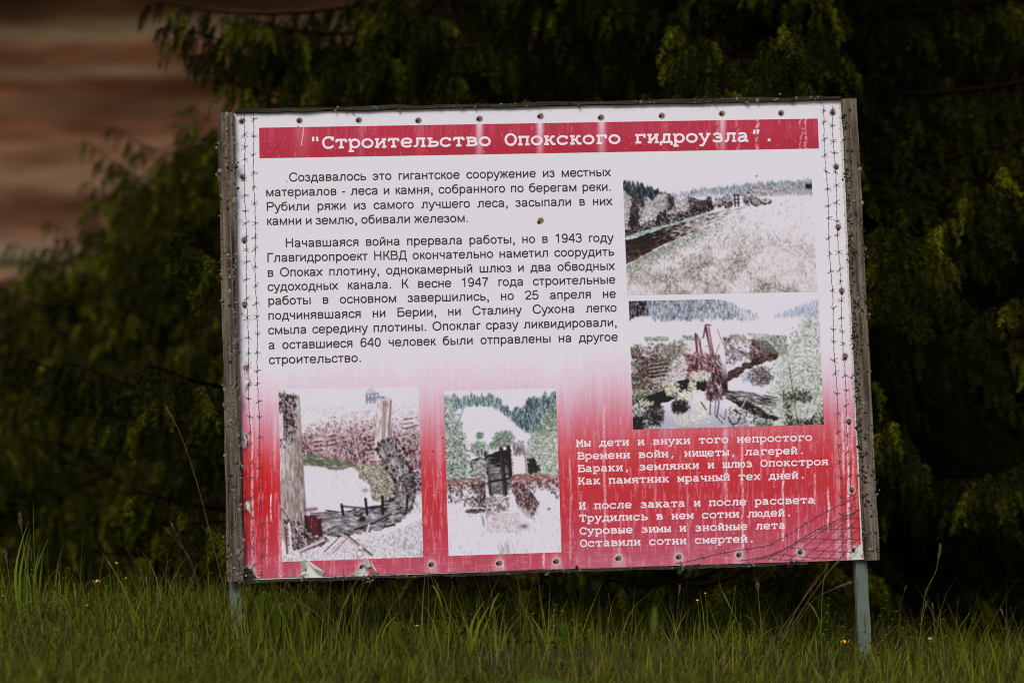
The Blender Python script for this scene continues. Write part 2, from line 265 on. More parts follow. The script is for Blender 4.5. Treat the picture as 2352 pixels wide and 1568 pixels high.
def paint_ruin(w, h):
    p = Pic(w, h, 3); X, Y, xa = p.X, p.Y, p.xa
    p.poly([(.615, .03), (.655, .0), (.70, .03)], (160, 162, 176), .4); p.poly([(.62, .035), (.71, .03), (.71, .095), (.62, .095)], (128, 136, 154), .75)
    for k in range(3):
        for y0, y1 in ((.04, .058), (.076, .095)): p.poly([(.632 + k * .027, y0), (.646 + k * .027, y0), (.646 + k * .027, y1), (.632 + k * .027, y1)], (208, 207, 216), .85)
    p.dabs((X > .71) & (X < .76) & (Y > .05) & (Y < .085), 60, (1, 3), (.4, .8), 0, BL, .7); p.dabs((Y > .1) & (Y < .17) & (X > .15), 160, (1, 3), (.3, .6), 20, MD + [(190, 180, 186)], .5, 1.)
    wy = Y + .03 * (fbm(xa * 8, Y * 3, 2) - .5); top = np.interp(X, [0, .15, .4, .7, .85, 1], [.22, .22, .15, .13, .14, .15]); bot = np.interp(X, [0, .17, .35, .5, .7, .85, 1], [.36, .37, .415, .44, .45, .47, .5])
    m = (wy > top) & (wy < bot) & (X > .15); rel = np.clip((wy - top) / (bot - top), 0, 1); cl = fbm(xa * 9, Y * 9, 3)
    p.fill(m * .55 * sstep(.1, .6, rel), (178, 146, 150)); p.dabs(m * (.08 + sstep(.05, .6, rel)), 2600, (3, 10), (.35, .8), 55, RB + [(140, 92, 98)], .7, .8); p.dabs(m * sstep(.25, .6, rel) * sstep(.4, .62, cl), 900, (2, 6), (.4, 1), 60, [(62, 42, 46), (50, 36, 38), (80, 52, 56)], .75, .8); p.dabs(m * (1 - .45 * rel), 1900, (3, 11), (.4, .8), 60, LT + [(200, 182, 188)], .75, .8)
    for (a, b) in ((.33, .27), (.24, .3), (.62, .3), (.88, .18)):
        for k in range(7): p.line([(a, b + k * .013), (a + .07, b - .006 + k * .013)], .003, (66, 46, 50) if k % 2 else (208, 198, 203), .75)
    for (x0, y0, x1, y1) in ((.46, .12, .47, .3), (.53, .24, .55, .42), (.4, .3, .5, .2), (.3, .3, .42, .24), (.36, .24, .35, .1)): p.line([(x0, y0), (x1, y1)], .003, (212, 203, 209), .8)
    q = p.poly([(.17, .375), (.3, .39), (.45, .43), (.56, .445), (.44, .475), (.36, .475), (.26, .45), (.17, .445)], (112, 118, 104), .9, .01); p.dabs(q, 260, (3, 9), (.4, .8), 88, [(88, 96, 84), (130, 130, 114), (150, 142, 128)], .5, .3); p.dabs(q, 60, (3, 10), (.3, .6), 5, LT, .7, .2)
    m = poly(X + .04 * (vn(xa * 14, Y * 14, 8) - .5), Y, [(.52, .455), (.66, .44), (.78, .46), (.8, .6), (.74, .68), (.66, .66), (.64, .58), (.56, .53)]); p.fill(m * .4, (180, 172, 158)); p.dabs(m, 1300, (1, 3), (.4, 1), 40, [(136, 128, 112), (104, 96, 84), (168, 162, 144), (206, 200, 196), (84, 76, 66)], .7, 1.)
    p.dabs((Y > .46) & (Y < .7) & (X > .18) & (X < .6), 130, (2, 9), (.25, .45), 80, [(186, 184, 180), (170, 170, 160)], .5, .4); p.fill(np.exp(-(((X - .6) / .02) ** 2 + ((Y - .6) / .01) ** 2)) * .7, (130, 112, 112))
    m = (X < np.interp(Y, [.03, .3, .6, .87], [.145, .155, .17, .185])) & (Y > .03 + .01 * vn(xa * 40, Y, 3)) & (Y < .87); p.fill(m, (204, 195, 198)); p.dabs(m * (.3 + sstep(.4, .7, vn(xa * 30, Y * 3, 11))), 1300, (6, 26), (.4, 1), 88, [(150, 138, 134), (120, 108, 104), (176, 164, 162), (132, 116, 112)], .45, .06); p.dabs(m * sstep(.05, .16, X) * sstep(.3, .7, Y), 500, (8, 26), (.5, 1), 88, [(120, 108, 104), (146, 132, 128)], .35, .05); p.dabs(m, 420, (6, 20), (.4, .9), 88, LT, .5, .05)
    mm = m * sstep(.36, .06, Y) * sstep(.135, .08, X); p.dabs(mm, 900, (2, 6), (.5, 1.1), 80, DK + [(80, 68, 68), (110, 60, 66)], .7, .6); p.dabs(mm, 260, (2, 5), (.4, .9), 80, LT, .7, .6); p.fill((m & (X < .03) & (Y > .14) & (Y < .29)) * .85, (216, 209, 214)); p.line([(.145, .05), (.18, .85)], .006, (140, 126, 124), .6)
    p.poly([(.695, .065), (.8, .075), (.775, .42), (.665, .43)], (214, 206, 212)); p.poly([(.74, .08), (.77, .085), (.745, .34), (.72, .34)], (160, 138, 136), .85); q = poly(X, Y, [(.695, .065), (.8, .075), (.775, .42), (.665, .43)]); p.dabs(q, 260, (6, 20), (.3, .7), 94, [(176, 160, 160), (140, 122, 122), (220, 213, 218)], .5, .05); p.line([(.798, .08), (.77, .34)], .006, (110, 88, 88), .7)
    p.dabs(poly(X, Y, [(.72, .31), (.77, .32), (.75, .42), (.71, .42)]), 120, (2, 6), (.5, 1), 80, [(98, 50, 54), (70, 40, 42)], .8, .4)
    # curved heap of broken logs
    path = [(.76, .37), (.82, .45), (.87, .52), (.88, .6), (.86, .68), (.78, .74), (.66, .765), (.5, .785), (.28, .79)]; mm = seg(X, Y, path, .07, p.A); p.fill(mm * .4, (130, 120, 122))
    for i in range(len(path) - 1):
        (x0, y0), (x1, y1) = path[i], path[i + 1]; an = math.degrees(math.atan2((y1 - y0), (x1 - x0) * p.A)); q = seg(X, Y, path[i:i + 2], .066 if i < 5 else .08, p.A)
        n = int(520 * math.hypot((x1 - x0) * p.A, y1 - y0) / .12); j_ = .75 if i < 5 else .22; p.dabs(q, n, (6, 20), (.6, 1.4), an, DK + [(56, 50, 54)], .8, j_); p.dabs(q, int(n * .95), (6, 18), (.4, .9), an + 4, LT + MD + [(126, 134, 144), (150, 132, 134)], .85, j_)
    for pts, ww, c in (([(.5, .82), (.66, .78), (.78, .73)], .011, (136, 142, 150)), ([(.52, .827), (.66, .79), (.78, .742)], .005, (60, 56, 60)), ([(.28, .765), (.48, .75)], .008, (120, 126, 134)), ([(.44, .69), (.64, .71)], .008, (104, 112, 122)), ([(.62, .8), (.6, .86)], .009, (206, 196, 200))): p.line(pts, ww, c)
    for x0, y0, x1, y1 in ((.43, .68, .44, .74), (.6, .65, .61, .74), (.72, .64, .72, .74), (.9, .62, .89, .72)): p.line([(x0, y0), (x1, y1)], .009, (46, 40, 42))
    q = p.poly([(.165, .74), (.25, .74), (.26, .85), (.175, .86)], (116, 62, 68), .95, .01); p.dabs(q, 160, (3, 9), (.4, .9), 86, [(88, 44, 50), (140, 92, 96), (60, 38, 42), (176, 140, 144)], .6, .15); p.poly([(.165, .74), (.185, .74), (.195, .86), (.175, .86)], (58, 42, 46), .75); p.poly([(.25, .76), (.285, .76), (.29, .87), (.26, .87)], (78, 56, 60), .8, .01); p.line([(.18, .705), (.25, .7)], .014, (120, 92, 98), .6)
    q = poly(X + .03 * (vn(xa * 20, Y * 20, 20) - .5), Y, [(.02, .76), (.1, .76), (.22, .86), (.36, .88), (.2, .93), (.06, .93)]); p.dabs(q, 520, (2, 8), (.5, 1.2), 50, DK + RB[:2], .8, .8); p.dabs(q, 240, (3, 10), (.5, 1), 60, LT + MD, .8, .6)
    for x0, y0, x1, y1, ww, c in ((.0, .68, .14, .86, .008, (208, 197, 201)), (.006, .69, .145, .87, .004, (86, 70, 74)), (.055, .78, .07, .95, .01, (216, 208, 212)), (.03, .8, .04, .95, .008, (124, 98, 100)), (.12, .94, .3, .88, .011, (200, 186, 190)), (.13, .95, .3, .895, .004, (110, 86, 90)), (.32, .97, .46, .86, .01, (204, 194, 198)), (.42, .85, .62, .97, .009, (188, 176, 178)), (.44, .84, .64, .98, .004, (60, 52, 54)), (.52, .85, .6, .93, .009, (216, 208, 214)), (.3, .95, .42, .86, .004, (130, 98, 104)), (.36, .96, .47, .87, .004, (156, 130, 134))): p.line([(x0, y0), (x1, y1)], ww, c)
    for cx, cy, r_ in ((.56, .93, .014), (.55, .965, .018)): d = np.hypot((X - cx) * p.A, Y - cy); p.fill(sstep(r_ + .006, r_ + .002, d) * .7, (110, 100, 102)); p.fill(d < r_, (219, 213, 217))
    lo = Y > np.interp(X, [0, .2, .5, .75, 1], [.93, .94, .88, .85, .78]); p.dabs(lo, 760, (1, 5), (.25, .55), 50, [(150, 130, 134), (120, 104, 108), (176, 160, 164), (90, 78, 80)], .6, .9); p.dabs(lo & (X > .78), 120, (4, 12), (.25, .4), -55, MD, .5, .3)
    p.dabs((X > .86) & (Y > .5) & (Y < .63), 360, (1, 5), (.5, 1), 50, DK + MD + [(110, 104, 92)], .75, .9); p.dabs((X > .88) & (Y > .62) & (Y < .74), 160, (1, 4), (.3, .7), 60, MD + LT, .6, .9)
    return p.done()

def paint_gate(w, h):
    p = Pic(w, h, 4); X, Y, xa = p.X, p.Y, p.xa
    top = np.interp(X, [0, .1, .3, .45, .5, .55, .6, .7, .8, .9, 1], [.04, .02, .015, .03, .06, .1, .12, .08, .05, .03, .015]) + .04 * vn(xa * 45, Y * 0, 3); hill = np.interp(X, [0, .1, .2, .42, .5, .6, .72, 1], [.2, .12, .095, .1, .13, .19, .265, .3])
    m = (Y > top) & (Y < hill); T_ = [(96, 118, 124), (126, 144, 148), (74, 96, 102), (164, 176, 178)]; p.fill(m * .5, (160, 174, 178)); p.dabs(m, 2200, (3, 9), (.4, .95), 90, T_, .72, .14); p.dabs(m & (X > .5), 700, (3, 9), (.5, 1), 90, [(64, 84, 90), (84, 104, 108)], .6, .12); p.dabs(m, 600, (2, 6), (.3, .6), 90, LT, .75, .12)
    TG = [(112, 136, 120), (138, 156, 140), (84, 108, 96), (168, 180, 164), (62, 82, 74)]
    l = np.clip((np.interp(Y, [.03, .12, .3, .45, .54], [.1, .14, .2, .24, .24]) - X) * 14, 0, 1) * (Y > .03) * (Y < .545); p.fill(l * .25, (176, 190, 180)); p.dabs(l * (.3 + sstep(.05, .35, Y)), 1900, (1, 3.5), (.5, 1.1), 40, TG, .72, 1.); p.dabs(l, 560, (1, 3), (.5, 1), 30, LT, .85, 1.); p.line([(.0, .34), (.12, .2), (.18, .1)], .003, (90, 96, 88), .7); p.line([(.05, .5), (.1, .3)], .003, (90, 96, 88), .7)
    r_ = np.clip((Y - np.interp(X, [.7, .78, .88, 1], [.36, .25, .14, .06])) * 20, 0, 1) * (X > .7) * (Y < .535); p.fill(r_ * .25, (186, 196, 178)); p.dabs(r_, 1500, (1, 3.5), (.5, 1.1), 40, GR + TG[:2], .7, 1.); p.dabs(r_, 520, (1, 3), (.5, 1), 30, LT, .85, 1.); p.dabs(poly(X, Y, [(.72, .43), (.78, .42), (.84, .5), (.74, .53)]), 190, (1, 4), (.6, 1.1), 40, DK + [(96, 84, 80)], .75, 1.)
    for cx, cy, rx, ry, n in ((.52, .3, .1, .05, 420), (.31, .28, .035, .022, 110), (.3, .36, .09, .05, 240), (.43, .34, .04, .03, 120)): q = np.clip(1.1 - ((X - cx) / rx) ** 2 - ((Y - cy) / ry) ** 2, 0, 1); p.dabs(q, n, (1, 3), (.5, 1), 40, TG + GR[1:], .65, 1.)
    p.dabs(poly(X, Y, [(.46, .325), (.69, .32), (.69, .345), (.46, .35)]), 160, (2, 6), (.4, .9), 5, MD + LT + DK[:1], .7, .5)
    g = poly(X, Y, [(.23, .44), (.3, .41), (.5, .375), (.57, .37), (.58, .56), (.54, .64), (.39, .64), (.34, .55), (.24, .54)]); p.fill(g * .9, (160, 155, 158)); p.dabs(g, 560, (5, 15), (.4, .9), -8, [(92, 88, 90), (120, 116, 118), (64, 60, 62), (190, 185, 188)], .65, .07); p.dabs(g * sstep(.38, .44, X) * sstep(.5, .4, Y), 160, (5, 14), (.5, 1), -8, DK, .6, .07)
    for pts, ww, c in (([(.36, .38), (.4, .64)], .013, (112, 108, 110)), ([(.345, .385), (.385, .64)], .005, (46, 42, 44)), ([(.49, .36), (.515, .64)], .016, (92, 90, 94)), ([(.505, .36), (.53, .64)], .005, (48, 44, 46)), ([(.555, .35), (.57, .55)], .013, (86, 64, 66)), ([(.57, .35), (.58, .55)], .005, (44, 36, 38)), ([(.24, .43), (.36, .41)], .007, (60, 56, 58)), ([(.36, .41), (.5, .385)], .008, (72, 68, 70)), ([(.32, .565), (.55, .545)], .009, (76, 70, 70)), ([(.55, .545), (.62, .52)], .006, (70, 60, 60)), ([(.45, .53), (.54, .44)], .004, (90, 70, 72)), ([(.22, .44), (.26, .54)], .007, (106, 106, 108)), ([(.29, .37), (.3, .42)], .004, (100, 98, 98)), ([(.32, .365), (.33, .41)], .004, (100, 98, 98))): p.line(pts, ww, c)
    p.dabs(g * (X < .37), 240, (1, 3), (.5, 1.1), 40, LT + TG[:2], .85, 1.)
    p.poly([(.585, .35), (.7, .345), (.71, .52), (.61, .53)], (217, 210, 215)); p.dabs(poly(X, Y, [(.6, .35), (.7, .345), (.7, .4), (.6, .4)]), 110, (3, 9), (.3, .8), 88, MD + DK[:1], .6, .1); p.line([(.7, .36), (.71, .52)], .003, (120, 108, 108), .7)
    a = poly(X, Y + .012 * (vn(xa * 30, Y * 30, 20) - .5), [(0, .54), (.3, .535), (.34, .57), (.34, .72), (.0, .68)]); b = poly(X, Y + .012 * (vn(xa * 30, Y * 30, 20) - .5), [(.54, .55), (.62, .515), (1, .53), (1, .68), (.8, .6), (.7, .72), (.56, .62)]); m = a | b
    p.fill(m * .3 * sstep(.64, .55, Y), (190, 160, 160)); p.dabs(m * sstep(.62, .53, Y), 900, (2, 7), (.4, .9), 6, [(150, 104, 104), (176, 140, 138), (120, 80, 82), (206, 190, 190), (96, 70, 70)], .65, .3); p.dabs(m * sstep(.55, .6, Y), 420, (1, 5), (.5, 1.1), 80, DK + [(96, 80, 78), (120, 96, 96)], .7, .6)
    p.dabs(poly(X, Y, [(.56, .56), (.68, .58), (.82, .7), (.76, .78), (.62, .7)]), 520, (1, 6), (.5, 1.2), 70, [(84, 70, 66), (64, 52, 50), (110, 92, 88), (205, 196, 198), (124, 84, 84)], .75, .6); p.dabs(poly(X, Y, [(.22, .57), (.34, .57), (.34, .72), (.28, .7)]), 200, (1, 5), (.5, 1), 80, DK + MD, .7, .5)
    p.dabs(poly(X, Y, [(.35, .65), (.56, .65), (.54, .74), (.36, .76)]), 260, (1, 4), (.5, 1.2), 50, [(120, 110, 110), (90, 80, 80), (206, 198, 202), (150, 138, 138)], .7, .9); p.line([(.34, .57), (.35, .78)], .005, (120, 108, 110), .6); p.dabs(seg(X, Y, [(.18, .735), (.32, .735)], .014, p.A), 90, (2, 6), (.5, 1), 0, DK + MD, .7, .3); p.line([(.31, .77), (.32, .82)], .008, (120, 110, 110), .6)
    p.dabs((X > .34) & (X < .64) & (Y > .75) & (Y < .87), 330, (1, 4), (.3, .7), 40, [(176, 146, 150), (150, 118, 122), (190, 176, 178)], .6, 1.); p.dabs((Y > .62) & (Y < .99), 330, (1, 8), (.25, .6), 86, [(170, 162, 166), (140, 130, 134), (190, 182, 186)], .5, .25); p.poly([(.6, .7), (.72, .74), (.78, .8), (.7, .78)], (140, 128, 128), .35)
    p.fill(np.exp(-(((X - .675) / .035) ** 2 + ((Y - .835) / .014) ** 2)) * .8, (120, 100, 96)); p.fill(np.exp(-(((X - .9) / .012) ** 2 + ((Y - .735) / .007) ** 2)) * .8, (80, 70, 72)); p.dabs((X > .44) & (X < .54) & (Y > .93), 40, (4, 12), (.3, .6), 88, MD, .5, .1)
    return p.done()

# faded colours of the vinyl itself; X, Y are the sheet's own coordinates in units of 0.85 mm
DRIPS = [(1382, 930, 1240, 6, .5), (1662, 985, 1150, 9, .5), (1701, 1000, 1260, 5, .6), (1796, 1075, 1240, 5, .75), (1869, 1085, 1160, 5, .55), (1901, 1120, 1215, 4, .8), (1922, 1000, 1280, 13, .3), (1946, 955, 1285, 6, .8), (1936, 950, 1090, 6, .6),
         (1958, 970, 1120, 5, .5), (1640, 1180, 1260, 3, .5), (577, 870, 1315, 6, .6), (588, 850, 1100, 7, .3), (560, 960, 1290, 3, .45), (643, 1195, 1325, 10, .5), (622, 1130, 1195, 3, .8), (1243, 1265, 1300, 6, .7), (1304, 1050, 1280, 4, .45), (1007, 1000, 1200, 5, .3), (1150, 1285, 1310, 5, .6), (1500, 1010, 1180, 3, .35), (1575, 1090, 1265, 3, .4), (1745, 990, 1100, 4, .4), (1832, 1130, 1275, 3, .5), (1420, 1150, 1290, 3, .3), (630, 960, 1080, 5, .35), (612, 1180, 1300, 3, .5), (1000, 930, 1100, 6, .25)]
def paint_vinyl(X, Y, yl):
    C = np.ones(X.shape + (3,)) * WHITE
    C *= (1 + .02 * (fbm(X * .5, Y * .5, 1) - .5))[..., None]
    st = vn(X * .22, Y * .012, 2) * .55 + vn(X * .7, Y * .02, 3) * .3 + vn(X * .04, Y * .006, 4) * .5
    y = yl - 14 * sstep(1000, 900, yl) + (st - .68) * 58 + 26 * sstep(1290, 1330, X) * sstep(1960, 1900, X) + 14 * sstep(640, 600, X)
    stops = [830, 900, 960, 1020, 1075, 1130, 1190, 1250, 1300, 1345]
    mid = np.array([(216, 209, 216), (213, 190, 206), (206, 158, 176), (201, 110, 126), (194, 72, 82), (187, 52, 60), (183, 50, 60), (182, 60, 74), (179, 72, 90), (180, 88, 108)], float)
    lef = np.array([(216, 209, 216), (214, 190, 206), (206, 152, 172), (202, 105, 120), (198, 56, 62), (190, 32, 36), (184, 34, 40), (182, 46, 56), (184, 66, 82), (182, 76, 94)], float)
    k = sstep(640, 610, X)[..., None]
    a = np.stack([np.interp(y, stops, mid[:, c]) for c in range(3)], -1); b = np.stack([np.interp(y, stops, lef[:, c]) for c in range(3)], -1)
    red = a * (1 - k) + b * k
    C *= 1; amt = sstep(828, 850, y)[..., None]; C = C * (1 - amt) + red * amt
    edge = sstep(1958, 1968, X - (yl - 950) * .03) * sstep(930, 1010, yl); put(C, edge * .9, (196, 24, 28))
    put(C, sstep(835, 960, yl) * sstep(600, 590, X) * sstep(566, 574, X) * sstep(1060, 900, yl) * .5, (220, 205, 214))
    for (x, y0, y1, w, al) in DRIPS:
        xx = x + 3 * (vn(Y * .03, X * 0, x) - .5) + (Y - y0) * .008
        m = sstep(w * .75, w * .2, np.abs(X - xx)) * sstep(y0 - 4, y0 + 12, Y) * sstep(y1 + 10, y1 - 4, Y)
        put(C, m * min(1, al * 1.2) * (.4 + .65 * sstep(.3, .6, vn(X * .6, Y * .22, x + 1))), (226, 205, 214))
    inred = sstep(900, 1000, yl)
    put(C, inred * sstep(.9, .95, vn(X * .55, Y * .4, 9)) * .45, (226, 200, 210))
    put(C, inred * sstep(.7, .86, vn(X * .42, Y * .035, 10)) * .4, (220, 160, 178))
    put(C, inred * sstep(1250, 1290, yl) * sstep(.72, .9, vn(X * .03, Y * .8, 11)) * .3, (220, 170, 186))
    for (nx, ny) in NAILS_FRONT:                                   # bleached halo and rust round each screw
        d = np.hypot(X - nx, Y - ny)
        put(C, sstep(22, 8, np.hypot(X - nx, (Y - ny - 10) * .55)) * sstep(1180, 1240, yl) * .4, (222, 190, 204))
        put(C, sstep(11, 8, d) * .8, (206, 198, 200)); put(C, sstep(8, 5.5, d) * .8, (92, 64, 52))
    for (sx, sy, r) in ((1012, 1010, 2.2), (990, 1040, 2), (683, 292, 2), (1268, 1004, 4), (658, 420, 1.2), (1735, 408, 2)):
        put(C, sstep(r * 1.4, r * .7, np.hypot(X - sx, Y - sy)) * .85, (60, 44, 42))
    put(C, sstep(285, 262, Y + .0165 * (X - 540)) * sstep(.74, .84, fbm(X * .25, Y * .5, 12)) * .5, (96, 90, 84))
    return C
def paint_band(X, Y, t):
    C = np.ones(X.shape + (3,)) * np.array((173., 52., 71.))
    put(C, sstep(.2, 1, t) * .7, (166, 43, 58))
    st = vn(X * .25, Y * .02, 1) * .6 + vn(X * .8, Y * .05, 2) * .4
    put(C, sstep(.45, .85, st) * sstep(1.0, .1, t) * .35, (206, 104, 136))
    for x, w, a in ((1095, 12, .8), (1234, 11, .9), (1376, 13, .8), (1655, 11, .75), (826, 10, .25), (690, 26, .2), (960, 14, .2), (1520, 10, .15)):
        put(C, sstep(w * 1.2, 0, np.abs(X - x - 2)) * a * (1.05 - .55 * t), (228, 208, 222))
    for x, w, a in ((1738, 5, .8), (1692, 6, .35), (1852, 4, .7), (1840, 3, .6), (1648, 4, .5)):
        xx = x + 9 * (vn(Y * .06, X * 0, x) - .5)
        put(C, sstep(w, w * .4, np.abs(X - xx)) * (vn(X * .5, Y * .3, x) > .42) * a, (220, 180, 192))
    put(C, sstep(1.3, .5, np.abs(X - 697 + (Y - 290) * .13)) * (t < .62) * .9, (226, 205, 205))
    put(C, sstep(.93, .97, vn(X * .6, Y * .5, 7)) * .5, (228, 196, 206))
    put(C, sstep(.93, .97, vn(X * .35, Y * .12, 8)) * .5, (226, 186, 198))
    return C
# ---------------------------------------------------------------- ground, far bank
m_soil = material('dark_soil_and_moss', (.03, .028, .012), .95, noise=(3, (.018, .016, .008), (.04, .042, .014)), bump=(12, .6, .03), spec=.1)
def strata():
    m = bpy.data.materials.new('layered_clay_bank'); m.use_nodes = True; t = m.node_tree; b = t.nodes['Principled BSDF']; b.inputs['Roughness'].default_value = .95; b.inputs['Specular IOR Level'].default_value = .05
    tc = t.nodes.new('ShaderNodeTexCoord'); sx = t.nodes.new('ShaderNodeSeparateXYZ'); t.links.new(tc.outputs['Object'], sx.inputs[0])
    def noise(scale, sc3, det=5):
        mp = t.nodes.new('ShaderNodeMapping'); mp.inputs['Scale'].default_value = sc3; t.links.new(tc.outputs['Object'], mp.inputs[0])
        n = t.nodes.new('ShaderNodeTexNoise'); n.inputs['Scale'].default_value = scale; n.inputs['Detail'].default_value = det; t.links.new(mp.outputs[0], n.inputs['Vector']); return n.outputs['Fac']
    def mth(op, a, b_):
        n = t.nodes.new('ShaderNodeMath'); n.operation = op
        for i, v in enumerate((a, b_)):
            if isinstance(v, (int, float)): n.inputs[i].default_value = v
            else: t.links.new(v, n.inputs[i])
        return n.outputs[0]
    z = mth('ADD', sx.outputs[2], mth('MULTIPLY', mth('SUBTRACT', noise(.3, (.22, .22, 1.0)), .5), 1.7))
    z = mth('ADD', z, mth('MULTIPLY', sx.outputs[0], -.012))
    f = mth('DIVIDE', mth('ADD', z, 0), 60)
    S = [(0, (50, 44, 28)), (4.6, (66, 46, 31)), (6.0, (84, 52, 38)), (6.7, (106, 82, 63)), (7.1, (60, 52, 26)), (7.5, (38, 38, 15)), (7.85, (96, 82, 64)), (8.3, (110, 88, 70)), (9.0, (116, 80, 63)), (10., (110, 74, 57)), (11.3, (102, 66, 49)), (12.2, (106, 80, 62)),
         (14., (88, 58, 42)), (15.1, (98, 69, 52)), (15.8, (84, 50, 34)), (16.8, (94, 62, 46)), (17.4, (112, 80, 60)), (18.2, (86, 52, 34)), (18.8, (66, 36, 23)), (19.4, (88, 68, 50)), (20.2, (72, 42, 27)), (21.4, (84, 52, 35)), (22., (82, 66, 49)), (22.7, (76, 60, 44)), (23.4, (56, 34, 21)), (25.5, (52, 36, 22)), (30, (70, 58, 36)), (60, (40, 44, 20))]
    r = t.nodes.new('ShaderNodeValToRGB'); e = r.color_ramp.elements
    while len(e) < len(S): e.new(.5)
    for q, (zz, c) in zip(e, S): q.position = zz / 60; q.color = (*np.clip(lin(c) / KCLIFF * (.96, 1.08, 1.06), 0, .9), 1)
    t.links.new(f, r.inputs[0])
    r2 = t.nodes.new('ShaderNodeValToRGB'); r2.color_ramp.elements[0].color = (.64, .57, .5, 1); r2.color_ramp.elements[1].color = (1.2, 1.17, 1.12, 1)
    r2.color_ramp.elements[0].position = .36; r2.color_ramp.elements[1].position = .62
    t.links.new(noise(1.0, (.22, .22, 1.5), 6), r2.inputs[0])
    x = t.nodes.new('ShaderNodeMix'); x.data_type = 'RGBA'; x.blend_type = 'MULTIPLY'; x.inputs[0].default_value = .9
    t.links.new(r.outputs[0], x.inputs[6]); t.links.new(r2.outputs[0], x.inputs[7]); t.links.new(x.outputs[2], b.inputs['Base Color'])
    return m
KCLIFF = .85
m_clay = strata()
def axis_pts(lo, hi, near, fine, growth=1.18):
    p = list(np.arange(-near, near + 1e-6, fine)); s = fine
    while p[-1] < hi: s *= growth; p.append(p[-1] + s)
    s = fine
    while p[0] > lo: s *= growth; p.insert(0, p[0] - s)
    return np.array(p)
gx = axis_pts(-600, 600, 4, .11); gy = axis_pts(-600, 1200, 4, .11)
GX, GY = np.meshgrid(gx, gy); GZ = gz(GX, GY) + .015 * (fbm(GX * 3, GY * 3, 2) - .5) * (np.hypot(GX, GY) < 12)
i_ = np.arange(GX.size).reshape(GX.shape); QF = lambda i: np.stack([i[:-1, :-1], i[:-1, 1:], i[1:, 1:], i[1:, :-1]], -1).reshape(-1, 4)
tag(mesh_np('ground', np.stack([GX, GY, GZ], -1).reshape(-1, 3), QF(i_), m_soil, smooth=True), kind='structure')
# steep clay bank across the river
cx = np.linspace(-260, 260, 261); ct = np.linspace(0, 1, 120); CX, CT = np.meshgrid(cx, ct)
CZ = -18 + 76 * CT; led = fbm(CX * .03, CZ * .5, 4) * 2.2 + fbm(CX * .12, CZ * .2, 6) * 2.4
CY = 138 + .26 * (CZ + 18) + np.abs(CX) * .06 - led + .9 * np.sin(CZ * .9)
i_ = np.arange(CX.size).reshape(CX.shape)
cl_top = np.stack([cx, np.full_like(cx, 400.), np.full_like(cx, 62.)], -1)
V = np.concatenate([np.stack([CX, CY, CZ], -1).reshape(-1, 3), cl_top]); n0 = CX.size; k = np.arange(len(cx) - 1); last = i_[-1]
F2 = np.stack([last[:-1], last[1:], n0 + k + 1, n0 + k], -1)
tag(mesh_np('far_bank', V, np.concatenate([QF(i_), F2]), m_clay, smooth=True), kind='structure')
rv = MB(); rv.add([(-600, 60, -14.6), (600, 60, -14.6), (600, 160, -14.6), (-600, 160, -14.6)], [(0, 1, 2, 3)])
m_water = material('river_water', (.03, .03, .025), .12, bump=(.8, .2, .05), spec=.5)
tag(rv.build('river', m_water), kind='structure')

# ---------------------------------------------------------------- the information board
BW, BH = 2.0, 1.4454
BPOS = np.array((.10928, -.00647, .96927)); BROT = (R(-5.76678), R(-1.61001), R(3.13255))
def rotm(a, b, c):
    ca, sa, cb, sb, cc, s_ = math.cos(a), math.sin(a), math.cos(b), math.sin(b), math.cos(c), math.sin(c)
    Rx = np.array([[1, 0, 0], [0, ca, -sa], [0, sa, ca]]); Ry = np.array([[cb, 0, sb], [0, 1, 0], [-sb, 0, cb]]); Rz = np.array([[cc, -s_, 0], [s_, cc, 0], [0, 0, 1]])
    return Rz @ Rx @ Ry
BM = rotm(*BROT)
LIFT = BH / 2 + .34                                # from the board's base point on the ground up to its centre
def L(px, py):
    """place on the board's face, metres right and up from its base point"""
    f = np.array((0, math.cos(PITCH), math.sin(PITCH))); u = np.array((0, -math.sin(PITCH), math.cos(PITCH)))
    d = f + np.array((1., 0, 0)) * (px - 1176) / FPX + u * (784 - py) / FPX
    o = BM.T @ (CAM - BPOS); d = BM.T @ d; t = -o[1] / d[1]; p = o + t * d
    return np.array((p[0], p[2] + LIFT))
board = empty('information_board', BPOS - BM @ np.array((0, 0, LIFT)))
mth = __import__('mathutils').Matrix(BM.tolist()); board.rotation_euler = mth.to_euler('XYZ')
tag(board, 'large weathered information board with a red and white printed sheet on two posts', 'information board')

